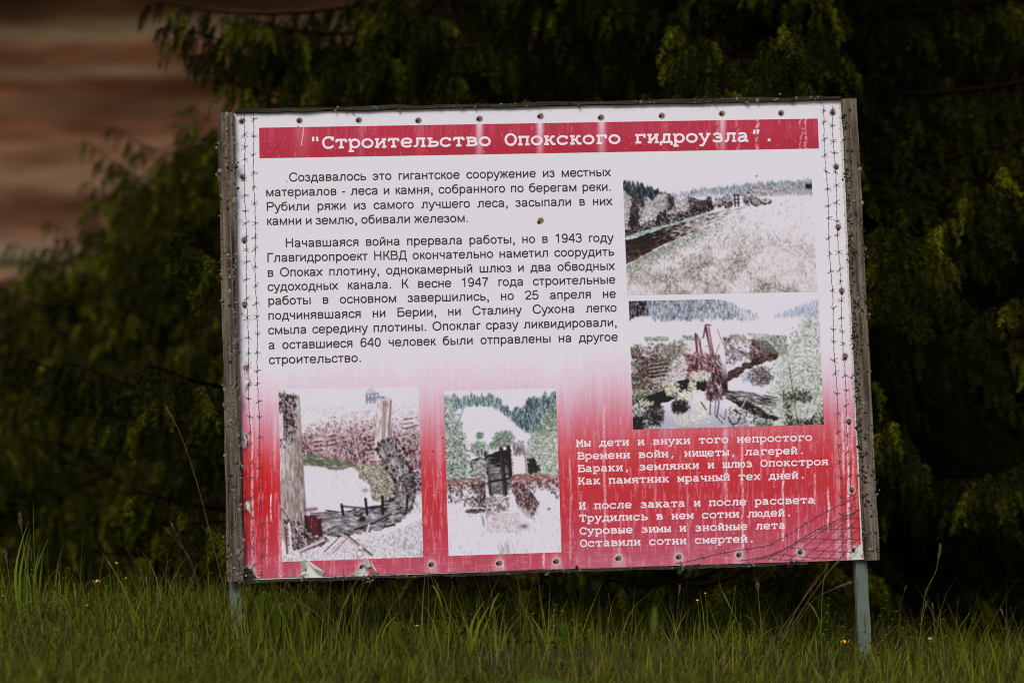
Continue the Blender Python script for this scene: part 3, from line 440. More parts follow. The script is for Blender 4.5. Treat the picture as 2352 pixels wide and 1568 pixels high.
def wood_material():
    """grey sawn wood: fine vertical grain, dark cracks, crusty lichen spots"""
    m = bpy.data.materials.new('grey_weathered_wood'); m.use_nodes = True; t = m.node_tree; b = t.nodes['Principled BSDF']; b.inputs['Roughness'].default_value = .92; b.inputs['Specular IOR Level'].default_value = .12
    tc = t.nodes.new('ShaderNodeTexCoord')
    def nz(scale, st, det, lo, hi, c0, c1):
        mp = t.nodes.new('ShaderNodeMapping'); mp.inputs['Scale'].default_value = st; t.links.new(tc.outputs['Object'], mp.inputs[0])
        n = t.nodes.new('ShaderNodeTexNoise'); n.inputs['Scale'].default_value = scale; n.inputs['Detail'].default_value = det; n.inputs['Roughness'].default_value = .7; t.links.new(mp.outputs[0], n.inputs['Vector'])
        r = t.nodes.new('ShaderNodeValToRGB'); r.color_ramp.elements[0].position = lo; r.color_ramp.elements[1].position = hi; r.color_ramp.elements[0].color = (*c0, 1); r.color_ramp.elements[1].color = (*c1, 1); t.links.new(n.outputs['Fac'], r.inputs[0]); return r.outputs[0], n.outputs['Fac']
    def mix(mode, f, a, b_):
        x = t.nodes.new('ShaderNodeMix'); x.data_type = 'RGBA'; x.blend_type = mode
        if isinstance(f, float): x.inputs[0].default_value = f
        else: t.links.new(f, x.inputs[0])
        for i, v in ((6, a), (7, b_)):
            if isinstance(v, tuple): x.inputs[i].default_value = (*v, 1)
            else: t.links.new(v, x.inputs[i])
        return x.outputs[2]
    grain, gf = nz(120, (1, 1, .022), 4, .34, .66, (.045, .033, .024), (.26, .21, .165))
    stain, _ = nz(7, (3, 1, .8), 4, .35, .65, (.55, .5, .45), (1.1, 1.1, 1.1))
    crack, cf = nz(46, (1, 1, .03), 3, .33, .42, (.2, .16, .13), (1, 1, 1))
    col_ = mix('MULTIPLY', 1.0, mix('MULTIPLY', 1.0, grain, stain), crack)
    pale, pf = nz(120, (1, 1, .7), 5, .57, .62, (0, 0, 0), (1, 1, 1)); zone, _ = nz(9, (2, 1, 1), 3, .45, .6, (0, 0, 0), (1, 1, 1))
    col_ = mix('MIX', mix('MULTIPLY', 1.0, pale, zone), col_, (.22, .21, .155))
    dark, _ = nz(150, (1, 1, .6), 4, .6, .65, (0, 0, 0), (1, 1, 1)); col_ = mix('MIX', dark, col_, (.035, .028, .02))
    t.links.new(col_, b.inputs['Base Color'])
    bp = t.nodes.new('ShaderNodeBump'); bp.inputs['Strength'].default_value = .9; bp.inputs['Distance'].default_value = .003; t.links.new(mix('ADD', .6, gf, pf), bp.inputs['Height']); t.links.new(bp.outputs[0], b.inputs['Normal'])
    return m
m_wood = wood_material()
m_rail = material('old_rail_wood', (.1, .09, .06), .9, noise=(14, (.014, .011, .007), (.06, .05, .033), (.5, 6, 6)), bump=(20, .7, .004), spec=.15)
m_post = material('pale_teal_paint', (.2, .3, .27), .8, noise=(12, (.08, .06, .042), (.122, .152, .120), (6, 6, .7)), bump=(30, .4, .002), spec=.1)
for n_ in m_post.node_tree.nodes:
    if n_.type == 'VALTORGB': n_.color_ramp.elements[0].position = .37; n_.color_ramp.elements[1].position = .44
m_panel = material('white_painted_panel', (.74, .73, .69), .6, noise=(7, (.58, .57, .53), (.78, .77, .74)))
m_print = material('printed_vinyl', (.8, .8, .8), .75, tint=True, bump=(6.5, .22, .012), spec=.08)
m_ink = material('dark_brown_ink', tuple(base_of((46, 32, 36))), .55)
m_white_ink = material('white_letter_vinyl', tuple(base_of((232, 220, 230))), .55, noise=(40, tuple(base_of((222, 200, 214))), tuple(base_of((236, 226, 234)))))
m_wire_ink = material('printed_wire_ink', tuple(base_of((78, 66, 62))), .6)
m_rust = material('rusty_screw', (.05, .03, .02), .8, noise=(300, (.012, .008, .006), (.085, .04, .022)), spec=.15)
m_steel = material('dull_steel_screw', (.25, .24, .22), .45, noise=(200, (.12, .11, .1), (.36, .35, .33)))
m_vback = material('vinyl_reverse', (.7, .68, .64), .6, noise=(20, (.5, .47, .42), (.74, .72, .68)))
m_lichen = material('grey_lichen', (.2, .2, .15), .95, tint=True, bump=(300, .5, .002), spec=.1)

NAILS_FRONT = [(555, 280), (686, 278), (821, 277), (957, 278), (1097, 274), (1237, 268), (1376, 271), (1516, 267), (1655, 262), (1792, 261), (1912, 260),
               (700, 1307), (829, 1302), (987, 1296), (1142, 1293), (1273, 1289), (1416, 1282), (1555, 1279), (1694, 1274), (1836, 1268), (1960, 1263),
               (557, 409), (561, 556), (562, 704), (565, 850), (563, 1008), (571, 1163), (576, 1311), (1920, 386), (1925, 526), (1933, 673), (1941, 823), (1950, 972), (1956, 1127), (1237, 511)]
NAILS_BATTEN = [(521, 301), (524, 388), (524, 481), (525, 588), (528, 703), (530, 832), (530, 967), (532, 1092), (535, 1202), (539, 1304),
                (1949, 256), (1953, 350), (1958, 464), (1963, 581), (1974, 806), (1980, 927), (1987, 1042), (1991, 1152), (1994, 1261)]
def quad_sheet(name, q, nx, ny, y, colfn, mat=m_print):
    """flat printed sheet filling the quadrilateral q (tl, tr, br, bl in picture units), ink as point colours"""
    s_, t_ = np.meshgrid(np.linspace(0, 1, nx), np.linspace(0, 1, ny))
    c = [L(*p) for p in q]
    P = (c[0] * ((1 - s_) * (1 - t_))[..., None] + c[1] * (s_ * (1 - t_))[..., None] + c[2] * (s_ * t_)[..., None] + c[3] * ((1 - s_) * t_)[..., None])
    V = np.stack([P[..., 0], np.full(s_.shape, y), P[..., 1]], -1).reshape(-1, 3)
    i = np.arange(nx * ny).reshape(ny, nx)
    F = np.stack([i[1:, :-1], i[1:, 1:], i[:-1, 1:], i[:-1, :-1]], -1).reshape(-1, 4)
    X = q[0][0] * (1 - s_) * (1 - t_) + q[1][0] * s_ * (1 - t_) + q[2][0] * s_ * t_ + q[3][0] * (1 - s_) * t_
    Y = q[0][1] * (1 - s_) * (1 - t_) + q[1][1] * s_ * (1 - t_) + q[2][1] * s_ * t_ + q[3][1] * (1 - s_) * t_
    return V, F, X, Y, s_, t_
# back panel, rails, battens, posts
uL, uR = -BW / 2, BW / 2; zT, zB = LIFT + BH / 2, LIFT - BH / 2
b = MB(); tl, tr, br = L(541, 262), L(1934, 239), L(1983, 1284)
b.box(uL + .045, uR - .02, .0, .012, L(580, 1330)[1] - .001, tl[1] + .0015)
b.build('back_panel', m_panel, board)
def rough_bar(name, x0, x1, y0, y1, z0, z1, mat, axis, n=60, amp=.0009, seed=0, ends=0):
    """a sawn board with slightly uneven edges and ends"""
    r = np.random.default_rng(seed); mb = MB(); V = []; t = np.linspace(0, 1, n)
    e = r.normal(0, 1, (n + 4, 4)); e = sum(e[k:k + n] for k in range(5)) / 2.2 * amp; e = e * 1.0
    for k in range(n):
        if axis == 'z':
            zz = z0 + (z1 - z0) * t[k]
            V += [(x0 + e[k, 0], y0 + .3 * e[k, 1], zz), (x1 + e[k, 2], y0 + .3 * e[k, 3], zz), (x1 + e[k, 2], y1, zz), (x0 + e[k, 0], y1, zz)]
        else:
            xx = x0 + (x1 - x0) * t[k]
            V += [(xx, y0 + .3 * e[k, 1], z0 + e[k, 0]), (xx, y1, z0 + e[k, 0]), (xx, y1, z1 + e[k, 2]), (xx, y0 + .3 * e[k, 3], z1 + e[k, 2])]
    F = [(4 * i + a, 4 * i + (a + 1) % 4, 4 * i + 4 + (a + 1) % 4, 4 * i + 4 + a) for i in range(n - 1) for a in range(4)]
    F += [(3, 2, 1, 0), tuple(4 * (n - 1) + k for k in range(4))]
    mb.add(V, F); return mb.build(name, mat, board)
bl_w = L(540, 300)[0] - uL
batL = rough_bar('side_batten', uL, uL + .049, -.024, -.0035, zB, zT, m_wood, 'z', seed=1)
batR = rough_bar('side_batten', uR - .0465, uR, -.024, -.0035, zB, zT, m_wood, 'z', seed=2)
rough_bar('top_rail', uL + .051, uR - .0485, -.012, -.0005, L(541, 262)[1] + .002, L(541, 262)[1] + .013, m_rail, 'x', n=120, amp=.0012, seed=3)
zb = L(580, 1330)[1]
rough_bar('bottom_rail', uL + .051, uR - .22, -.009, .03, zb - .0105, zb - .0015, m_rail, 'x', n=120, amp=.0014, seed=4)
# corner of bare wood where the sheet has torn away
c0 = [L(*p) for p in ((556, 1296), (566, 1301), (580, 1309), (592, 1328), (556, 1334))]
b = MB(); b.add([(p[0], -.001, p[1]) for p in c0], [(4, 3, 2, 1, 0)]); b.build('bare_corner', m_rail, board)
for px0, px1, top in ((526.5, 553.5, 1300), (1970, 1997, 1260)):
    a0, a1 = L(px0, 1340)[0], L(px1, 1340)[0]
    a0, a1 = L(px0, 1360)[0], L(px1, 1360)[0]
    mb = MB(); V = []; zs = np.linspace(-.25, zT - .03, 26); r = np.random.default_rng(int(px0))
    for z in zs:
        w_ = r.normal(0, .0007, 4)
        V += [(a0 + w_[0], .0145, z), (a1 + w_[1], .0145, z), (a1 + w_[2], .052, z), (a0 + w_[3], .052, z)]
    n = len(zs); F = [(4 * i + a, 4 * i + (a + 1) % 4, 4 * i + 4 + (a + 1) % 4, 4 * i + 4 + a) for i in range(n - 1) for a in range(4)] + [(3, 2, 1, 0), tuple(4 * (n - 1) + k for k in range(4))]
    mb.add(V, F); mb.build('post', m_post, board)
# lichen crusts on the battens, one crust per batten
def lichen(name, parent, spots, seed, prob=(.42, .2, .26, .12)):
    r = np.random.default_rng(seed); mb = MB(); ca = [(.15, .14, .105), (.22, .21, .165), (.03, .024, .018), (.13, .12, .055)]
    for (u, z, y, s_, k) in spots:
        for q in range(k):
            cx, cz = u + r.normal(0, s_), z + r.normal(0, s_ * 1.5); rr = r.uniform(.0012, .0046) * (1 if r.random() < .9 else 1.6); h = r.uniform(.0006, .0022); n = 8
            V = [(cx, y - h, cz)]; an = r.uniform(0, 6.28)
            for j in range(n):
                ra = rr * r.uniform(.35, 1.3); V.append((cx + ra * math.cos(an + 6.283 * j / n), y - h * .55 * r.uniform(.5, 1.2), cz + ra * math.sin(an + 6.283 * j / n)))
            for j in range(n): V.append((cx + rr * .9 * math.cos(an + 6.283 * j / n), y + .001, cz + rr * .9 * math.sin(an + 6.283 * j / n)))
            F = [(0, 1 + (j + 1) % n, 1 + j) for j in range(n)] + [(1 + j, 1 + (j + 1) % n, 1 + n + (j + 1) % n, 1 + n + j) for j in range(n)]
            c = np.array(ca[r.choice(4, p=prob)]) * r.uniform(.7, 1.15)
            mb.add(V, F, c)
    return tag(mb.build(name, m_lichen, parent, smooth=False, tint=True), kind='stuff')
r_ = np.random.default_rng(5); sp = []
for k in range(105):
    z = zB + .02 + (BH - .03) * r_.random(); side = r_.random()
    sp.append((uL + (.003 if side < .22 else .046 if side < .72 else .024) + r_.normal(0, .003), z, -.0245, .0042, int(r_.integers(2, 7))))
for z, n in ((zB + .02, 26), (zB + .075, 22), (zB + .32, 16), (zT - .27, 18), (zT - .5, 16)): sp.append((uL + .04, z, -.0245, .006, n))
lichen('lichen_crust', batL, sp, 6)
sp = []
for k in range(105):
    z = zB + .02 + (BH - .03) * r_.random(); side = r_.random()
    sp.append((uR - (.044 if side < .6 else .003 if side < .85 else .024) + r_.normal(0, .003), z, -.0245, .004, int(r_.integers(2, 6))))
sp += [(uR - .0445 + abs(r_.normal(0, .004)), zB + .25 + (BH - .3) * r_.random(), -.0243, .0035, 5) for k in range(80)]
lichen('lichen_crust', batR, sp, 8, (.2, .1, .62, .08))
sp = [(uL + .06 + 1.70 * r_.random(), zb - .007, -.0095, .003, 2) for k in range(60)] + [(L(850, 1322)[0], zb - .012, -.0095, .008, 26)]
sp += [(uL + .3 + 1.6 * r_.random() ** .7, L(541, 262)[1] + .007, -.0125, .003, 2) for k in range(70)]
lichen('lichen_crust', board, sp, 9, (.3, .08, .52, .1))

# the printed sheet, with its torn edges cut out
NXV, NYV = 760, 570
V, F, X, Y, s_, t_ = quad_sheet('', [(538.5, 264), (1928.5, 241), (1978.5, 1285), (559, 1328)], NXV, NYV, -.002, None)
yl = 264 + t_ * 1064
C = paint_vinyl(X, Y, yl)
xc = (X[1:, 1:] + X[:-1, :-1]) / 2; yc = (Y[1:, 1:] + Y[:-1, :-1]) / 2; jag = 3 * (fbm(xc * .15, yc * .15, 3) - .5)
cut = poly(xc + jag, yc + jag, [(540, 1292), (560, 1295), (568, 1300), (580, 1309), (586, 1320), (594, 1335), (540, 1340)])
cut |= poly(xc + jag, yc + jag, [(731, 1325), (741, 1306), (760, 1300), (772, 1318), (790, 1330), (725, 1330)]) & False
cut |= poly(xc + jag, yc + jag, [(680, 1327), (697, 1312), (690, 1299), (703, 1284), (716, 1296), (738, 1322), (738, 1330)])
cut |= poly(xc + jag, yc + jag, [(800, 1324), (818, 1311), (824, 1300), (834, 1302), (842, 1318), (842, 1328)])
cut |= poly(xc + jag, yc + jag, [(1946, 1292), (1954, 1268), (1966, 1259), (1973, 1250), (1990, 1244), (1990, 1292)])
cut |= poly(xc + jag, yc + jag, [(548, 984), (556, 988), (563, 1005), (565, 1022), (556, 1026), (548, 1026)])
cut |= poly(xc + jag, yc + jag, [(565, 1152), (574, 1158), (577, 1178), (571, 1172)])
cut |= poly(xc + jag, yc + jag, [(560, 862), (568, 858), (572, 874), (564, 880)])
cut |= (xc > 1978 - (1285 - yc) * .0478 - 3.2 * vn(yc * .35, xc * 0, 5) ** 3 * (yc < 1000))
poster = mesh_np('printed_sheet', V, F[~cut.ravel()], m_print, board, base_of(C.reshape(-1, 3)))
def sheet(name, q, nx, ny, y, colfn, parent=None):
    V, F, X, Y, s_, t_ = quad_sheet(name, q, nx, ny, y, None); C = colfn(X, Y, t_)
    return mesh_np(name, V, F, m_print, parent or board, base_of(C.reshape(-1, 3)))
band = sheet('title_band', [(595, 294), (1878, 273), (1880.5, 341.5), (596, 364)], 760, 46, -.0024, paint_band)
sheet('printed_photograph', [(1430.5, 413), (1863.5, 405), (1877, 670), (1440.5, 678)], 380, 230, -.0024, lambda X, Y, t: paint_river(380, 230))['label'] = 'faded picture of a river bend with trees on its bank'
sheet('printed_photograph', [(1444, 691.5), (1879, 682.5), (1892, 974.5), (1454, 986)], 380, 254, -.0024, lambda X, Y, t: paint_bank(380, 254))['label'] = 'faded picture of broken timber and dark water'
sheet('printed_photograph', [(639.5, 894), (962, 888), (972, 1278.5), (648, 1289.5)], 294, 350, -.0024, lambda X, Y, t: paint_ruin(294, 350))['label'] = 'faded picture of concrete pillars and a log pile round a pool'
sheet('printed_photograph', [(1019, 897), (1276.5, 891), (1289.5, 1267.5), (1030.5, 1276)], 240, 335, -.0024, lambda X, Y, t: paint_gate(240, 335))['label'] = 'faded picture of a wooden lock gate between mossy walls'

# ---- lettering: two stroke alphabets
ADV = dict(zip('абвгдезийклмнопрстухчшщыьэюяжСРНГКВДОБ1943725680.,- ', (556, 573, 531, 365, 583, 556, 458, 559, 559, 438, 583, 688, 552, 556, 542, 556, 500, 458, 500, 500, 521, 802, 823, 719, 521, 510, 750, 542, 669,
           722, 667, 722, 542, 583, 667, 677, 778, 656, 556, 556, 556, 556, 556, 556, 556, 556, 556, 556, 278, 278, 333, 278)))
SANS = {
 'а': "~95,365 130,440 210,478 310,478 400,440 432,360 432,250;432,270 432,110 450,30 462,0;~432,300 340,272 210,255 120,215 92,140 120,65 200,36 300,50 390,110 432,190",
 'б': "o290,248,205,212;~85,260 90,430 150,590 280,650 420,665 480,690", 'в': "110,0 110,519;110,478 300,478;~300,478 400,460 425,385 395,305 290,280;110,280 300,280;~300,280 420,260 448,160 410,70 300,44;110,44 300,44",
 'г': "110,0 110,519;110,474 360,474", 'д': "50,44 545,44;60,65 60,-150;530,65 530,-150;450,30 450,519;180,474 450,474;~185,500 180,330 155,180 110,50",
 'е': "80,265 480,265;~480,265 468,380 400,455 285,480 170,450 95,370 78,260 95,140 170,60 290,36 400,60 470,150", 'ж': "334,0 334,519;~30,505 110,490 160,400 230,290 334,270;~640,505 560,490 510,400 440,290 334,270;~220,285 160,190 60,0;~448,285 510,190 610,0",
 'з': "~55,380 110,455 210,480 320,455 355,385 320,300 200,280;~200,280 340,260 378,150 330,65 215,36 100,65 45,160", 'и': "110,0 110,519;450,0 450,519;110,70 450,450", 'й': "110,0 110,519;450,0 450,519;110,70 450,450;~160,690 210,610 280,590 350,610 400,690",
 'к': "110,0 110,519;~420,490 350,480 300,380 240,290 110,270;~200,285 290,200 420,0", 'л': "470,0 470,519;190,474 470,474;~190,500 185,260 160,90 100,44 15,40", 'м': "110,0 110,519;580,0 580,519;110,500 345,40 580,500",
 'н': "110,0 110,519;442,0 442,519;110,275 442,275", 'о': "o278,259,200,222", 'п': "110,0 110,519;432,0 432,519;110,474 432,474", 'р': "110,-200 110,519;o295,259,190,222", 'с': "~455,350 400,445 285,480 160,440 92,340 80,250 100,130 180,55 285,36 400,75 460,170",
 'т': "229,0 229,519;20,474 438,474", 'у': "30,519 250,40;470,519 270,20 210,-120 150,-165 60,-160", 'х': "30,0 460,519;30,519 460,0", 'ч': "410,0 410,519;~100,519 105,330 150,270 240,245 410,270", 'ш': "110,0 110,519;401,0 401,519;692,0 692,519;110,44 692,44",
 'щ': "110,0 110,519;401,0 401,519;692,0 692,519;110,44 770,44;770,60 770,-150", 'ы': "110,0 110,519;612,0 612,519;110,275 290,275;~290,275 400,255 425,160 390,70 290,44;110,44 290,44", 'ь': "110,0 110,519;110,275 290,275;~290,275 420,255 448,160 410,70 290,44;110,44 290,44",
 'э': "~50,360 110,450 220,480 340,440 410,340 425,250 400,130 320,55 220,36 110,75 45,170;160,270 420,270", 'ю': "110,0 110,519;110,265 280,265;o480,259,185,222", 'я': "432,0 432,519;432,474 240,474;~240,474 130,455 105,375 130,290 240,265;432,265 240,265;230,265 60,0",
 'С': "~650,500 580,630 400,680 220,630 115,490 95,358 120,200 220,80 390,36 560,80 660,230", 'Р': "120,0 120,716;120,670 400,670;~400,670 540,640 585,510 540,380 400,340;120,340 400,340", 'Н': "125,0 125,716;597,0 597,716;125,380 597,380", 'Г': "120,0 120,716;120,672 520,672",
 'К': "125,0 125,716;~560,690 480,680 420,560 340,400 125,375;~280,385 400,270 560,0", 'В': "120,0 120,716;120,672 380,672;~380,672 500,640 530,535 490,420 380,385;120,385 380,385;~380,385 540,355 585,205 530,80 400,44;120,44 400,44",
 'Д': "50,44 645,44;60,65 60,-150;630,65 630,-150;545,30 545,716;215,672 545,672;~220,700 210,430 170,190 110,50", 'О': "o389,358,310,320", 'Б': "120,0 120,716;120,672 560,672;120,410 380,410;~380,410 540,380 580,230 530,90 380,44;120,44 380,44",
 '1': "330,0 330,716;~330,690 250,600 120,530", '9': "o275,480,190,195;~460,480 455,250 400,90 280,36 150,60 95,150", '4': "400,0 400,716;400,700 40,230;40,210 520,210", '3': "~60,540 130,640 260,680 390,640 440,530 390,420 240,390;~240,390 420,360 470,220 400,80 260,36 120,80 50,190",
 '7': "40,672 500,672;~500,672 360,470 260,250 220,0", '2': "~60,510 100,620 260,675 420,630 460,510 400,370 200,190 70,44;60,44 500,44", '5': "130,672 470,672;130,672 90,340;~90,340 250,420 420,380 475,240 410,90 260,36 130,70 50,190", '6': "o285,230,195,195;~95,230 105,470 170,620 300,680 420,640 470,550",
 '0': "o278,350,195,315", '.': "139,0 139,104", ',': "139,0 139,104;~165,30 160,-70 100,-140", '-': "40,260 290,260", ' ': ""}
SLAB = {
 'а': "~110,345 180,395 300,400 400,360 425,280 425,150 425,45 530,45;~425,235 280,240 150,210 85,130 130,50 240,40 350,80 425,150", 'в': "50,395 330,395;~330,395 450,370 455,290 340,235;150,235 340,235;~340,235 490,200 500,90 350,45;50,45 350,45;150,45 150,395",
 'г': "70,395 500,395 500,260;180,45 180,395;70,45 340,45", 'д': "30,45 570,45;50,60 50,-110;550,60 550,-110;440,45 440,395;180,395 520,395;~220,395 210,200 130,45", 'е': "75,215 515,215;~515,215 490,330 400,395 300,400 180,380 90,290 75,215 110,100 220,40 330,35 430,50 510,85",
 'з': "~110,330 200,395 320,400 440,360 440,270 320,230 220,230;~320,230 470,210 490,110 400,45 280,35 150,55 85,110", 'и': "40,395 240,395;40,45 240,45;360,395 560,395;360,45 560,45;140,45 140,395;460,45 460,395;140,70 460,370",
 'й': "40,395 240,395;40,45 240,45;360,395 560,395;360,45 560,45;140,45 140,395;460,45 460,395;140,70 460,370;~180,600 230,520 300,505 370,520 420,600", 'к': "40,395 260,395;40,45 260,45;150,45 150,395;150,225 260,225;~260,225 350,280 400,380 530,395;~260,225 360,170 420,50 560,45",
 'л': "20,45 170,45;~130,45 190,150 210,395;140,395 560,395;460,395 460,45;360,45 570,45", 'м': "20,395 150,395;20,45 210,45;450,395 580,395;390,45 580,45;110,45 110,395;490,45 490,395;110,395 300,120 490,395", 'н': "40,395 240,395;40,45 240,45;360,395 560,395;360,45 560,45;140,45 140,395;460,45 460,395;140,220 460,220",
 'о': "o300,218,225,182", 'п': "40,395 560,395;140,45 140,395;460,45 460,395;40,45 240,45;360,45 560,45", 'р': "20,395 140,395;130,395 130,-135;30,-135 270,-135;o325,218,195,180", 'с': "~490,290 430,370 310,400 180,370 90,280 75,218 110,100 220,40 320,35 430,60 510,110;495,410 495,270",
 'т': "70,395 530,395;85,395 85,280;515,395 515,280;300,45 300,395;180,45 420,45", 'у': "20,395 220,395;380,395 580,395;110,395 300,60;490,395 240,-80 190,-135;50,-135 240,-135", 'х': "50,395 220,395;380,395 550,395;40,45 230,45;370,45 560,45;120,395 480,45;480,395 120,45",
 'ч': "50,395 240,395;360,395 560,395;460,45 460,395;360,45 560,45;~140,395 150,230 250,190 460,220", 'ш': "10,395 170,395;230,395 370,395;430,395 590,395;95,395 95,45;300,395 300,45;505,395 505,45;10,45 590,45", 'щ': "10,395 170,395;230,395 370,395;430,395 590,395;95,395 95,45;300,395 300,45;505,395 505,45;10,45 600,45;570,45 570,-100",
 'ы': "20,395 200,395;110,45 110,395;110,235 230,235;~230,235 340,210 345,90 230,45;20,45 230,45;490,45 490,395;410,395 580,395;410,45 580,45", 'ь': "60,395 290,395;170,45 170,395;170,235 340,235;~340,235 500,210 505,80 340,45;60,45 340,45", 'ю': "10,395 190,395;10,45 190,45;100,45 100,395;100,220 240,220;o405,218,145,180",
 'я': "360,45 570,45;460,45 460,395;560,395 260,395;~260,395 130,370 130,250 260,225;460,225 260,225;~270,225 200,120 140,45 30,45", 'С': "~510,400 440,500 310,530 170,480 85,370 75,280 110,140 210,50 330,35 450,65 530,140;515,550 515,370", 'О': "o300,282,235,250",
 'М': "10,520 130,520;10,45 220,45;470,520 590,520;380,45 590,45;110,45 110,520;490,45 490,520;110,520 300,220 490,520", 'В': "30,520 330,520;~330,520 470,490 480,350 340,300;140,300 340,300;~340,300 530,260 540,90 370,45;30,45 370,45;140,45 140,520", 'Б': "30,520 490,520 490,400;140,45 140,520;140,310 340,310;~340,310 530,280 540,80 370,45;30,45 370,45",
 'К': "30,520 260,520;30,45 260,45;150,45 150,520;150,280 260,280;~260,280 400,360 420,500 560,520;~260,280 400,220 440,60 580,45", 'И': "30,520 250,520;30,45 250,45;350,520 570,520;350,45 570,45;140,45 140,520;460,45 460,520;140,75 460,490", 'Т': "50,520 550,520;70,520 70,370;530,520 530,370;300,45 300,520;180,45 420,45",
 '"': "220,560 205,350;390,560 405,350", '”': "260,560 190,360;430,560 360,360", '.': "300,-5 300,125", ',': "~310,110 290,0 220,-110", ' ': ""}
def strokes(defn):
    out = []
    for s in defn.split(';'):
        if not s: continue
        if s[0] == 'o':
            cx, cy, rx, ry = map(float, s[1:].split(',')); a = np.linspace(0, 2 * math.pi, 25)
            out.append(np.stack([cx + rx * np.cos(a), cy + ry * np.sin(a)], 1)); continue
        sm = s[0] == '~'; p = np.array([[float(q) for q in t.split(',')] for t in s.lstrip('~').split(' ')])
        if sm and len(p) > 2:                                       # Catmull-Rom through the points
            e = np.vstack([2 * p[0] - p[1], p, 2 * p[-1] - p[-2]]); q = []
            for i in range(1, len(e) - 2):
                for t in np.linspace(0, 1, 5)[:-1]:
                    q.append(.5 * ((2 * e[i]) + (-e[i - 1] + e[i + 1]) * t + (2 * e[i - 1] - 5 * e[i] + 4 * e[i + 1] - e[i + 2]) * t * t + (-e[i - 1] + 3 * e[i] - 3 * e[i + 1] + e[i + 2]) * t ** 3))
            p = np.array(q + [e[-2]])
        out.append(p)
    return out
LCOUNT = [0]
def ribbon(mb, p, hw, y):
    """flat ink line of half width hw along the 2-D points p"""
    p = np.asarray(p, float); n = len(p); closed = np.allclose(p[0], p[-1]) and n > 3
    d = np.diff(p, axis=0); d /= np.linalg.norm(d, axis=1)[:, None] + 1e-12; nrm = np.stack([-d[:, 1], d[:, 0]], 1)
    off = np.zeros((n, 2)); off[0], off[-1] = nrm[0], nrm[-1]
    for i in range(1, n - 1):
        m = nrm[i - 1] + nrm[i]; l = np.dot(m, m); off[i] = 2 * m / max(l, 1.0)
    if closed: m = nrm[0] + nrm[-1]; off[0] = off[-1] = 2 * m / max(np.dot(m, m), 1.)
    hwv = np.broadcast_to(np.asarray(hw, float), (n,))[:, None]
    a, b_ = p + off * hwv, p - off * hwv; LCOUNT[0] += 1; yy = y - .00002 * (LCOUNT[0] % 16)
    V = np.empty((2 * n, 3)); V[0::2, 0] = a[:, 0]; V[0::2, 2] = a[:, 1]; V[1::2, 0] = b_[:, 0]; V[1::2, 2] = b_[:, 1]; V[:, 1] = yy
    mb.add(V, [(2 * i, 2 * i + 1, 2 * i + 3, 2 * i + 2) for i in range(n - 1)])
PXM = abs(L(1676, 784)[0] - L(676, 784)[0]) / 1000          # metres on the board per picture unit
def line(mb, text, p0, p1, em, font, sw, y):
    """one line of lettering, spread from p0 to p1"""
    a, b_ = L(*p0), L(*p1); d = (b_ - a); W = np.linalg.norm(d); d /= W; nrm = np.array((-d[1], d[0])); s = em * PXM / 1000
    mono = font is SLAB; adv = (lambda c: 600) if mono else (lambda c: ADV[c])
    tot = sum(adv(c) for c in text) * s; gaps = text.count(' ')
    if mono: sx = W / (tot - 100 * s); extra = 0; x = -60 * s * sx
    else:
        tot -= 150 * s; sx = 1.0; extra = (W - tot) / gaps if gaps else 0; x = -75 * s
        if not gaps: sx = W / tot
        elif extra < -.11 * em * PXM: extra = -.11 * em * PXM; sx = (W - extra * gaps) / tot
    for c in text:
        for q in strokes(font[c]):
            P = a + np.outer(x + q[:, 0] * s * sx, d) + np.outer(q[:, 1] * s, nrm)
            ribbon(mb, P, (sw * s / 2) * (1.2 if mono and c == '.' else 1), y)
        x += adv(c) * s * sx + (extra if c == ' ' else 0)
mb = MB(); line(mb, '"Строительство Опокского гидроузла”.', (712, 342.6), (1779, 325), 50, SLAB, 104, -.0028); mb.build('title_lettering', m_white_ink, band)
T1 = [("Создавалось это гигантское сооружение из местных", (665, 417.5), (1401, 405)), ("материалов - леса и камня, собранного по берегам реки.", (612, 451.5), (1403, 438.5)),
      ("Рубили ряжи из самого лучшего леса, засыпали в них", (613, 485), (1404.5, 471.5)), ("камни и землю, обивали железом.", (614, 517.5), (1075, 510.5))]
T2 = [("Начавшаяся война прервала работы, но в 1943 году", (656.5, 568), (1407, 555.5)), ("Главгидропроект НКВД окончательно наметил соорудить", (614.5, 602), (1409, 587.5)),
      ("в Опоках плотину, однокамерный шлюз и два обводных", (615.5, 636), (1410, 620)), ("судоходных канала. К весне 1947 года строительные", (616, 668.5), (1412, 651.5)),
      ("работы в основном завершились, но 25 апреля не", (617, 700.5), (1413, 684)), ("подчинявшаяся ни Берии, ни Сталину Сухона легко", (617, 734.5), (1415, 716)),
      ("смыла середину плотины. Опоклаг сразу ликвидировали,", (617.5, 768), (1416, 749.5)), ("а оставшиеся 640 человек были отправлены на другое", (618, 802), (1417.5, 783)), ("строительство.", (619, 836), (829, 831))]
T3 = [("Мы дети и внуки того непростого", (1324.5, 1026), (1865, 1012)), ("Времени войн, нищеты, лагерей.", (1327, 1055), (1849, 1042)), ("Бараки, землянки и шлюз Опокстроя", (1328, 1084), (1902, 1067.5)), ("Как памятник мрачный тех дней.", (1328.5, 1112.5), (1851, 1098.5))]
T4 = [("И после заката и после рассвета", (1330.5, 1169.5), (1871, 1155.5)), ("Трудились в нем сотни людей.", (1332, 1198), (1820, 1184.5)), ("Суровые зимы и знойные лета", (1332.5, 1227), (1804, 1213.5)), ("Оставили сотни смертей.", (1333.5, 1255.5), (1734, 1244.5))]
for t, a, b_ in T1 + T2:
    mb = MB(); line(mb, t, a, b_, 29.2, SANS, 98, -.0024); mb.build('text_line', m_ink, poster)
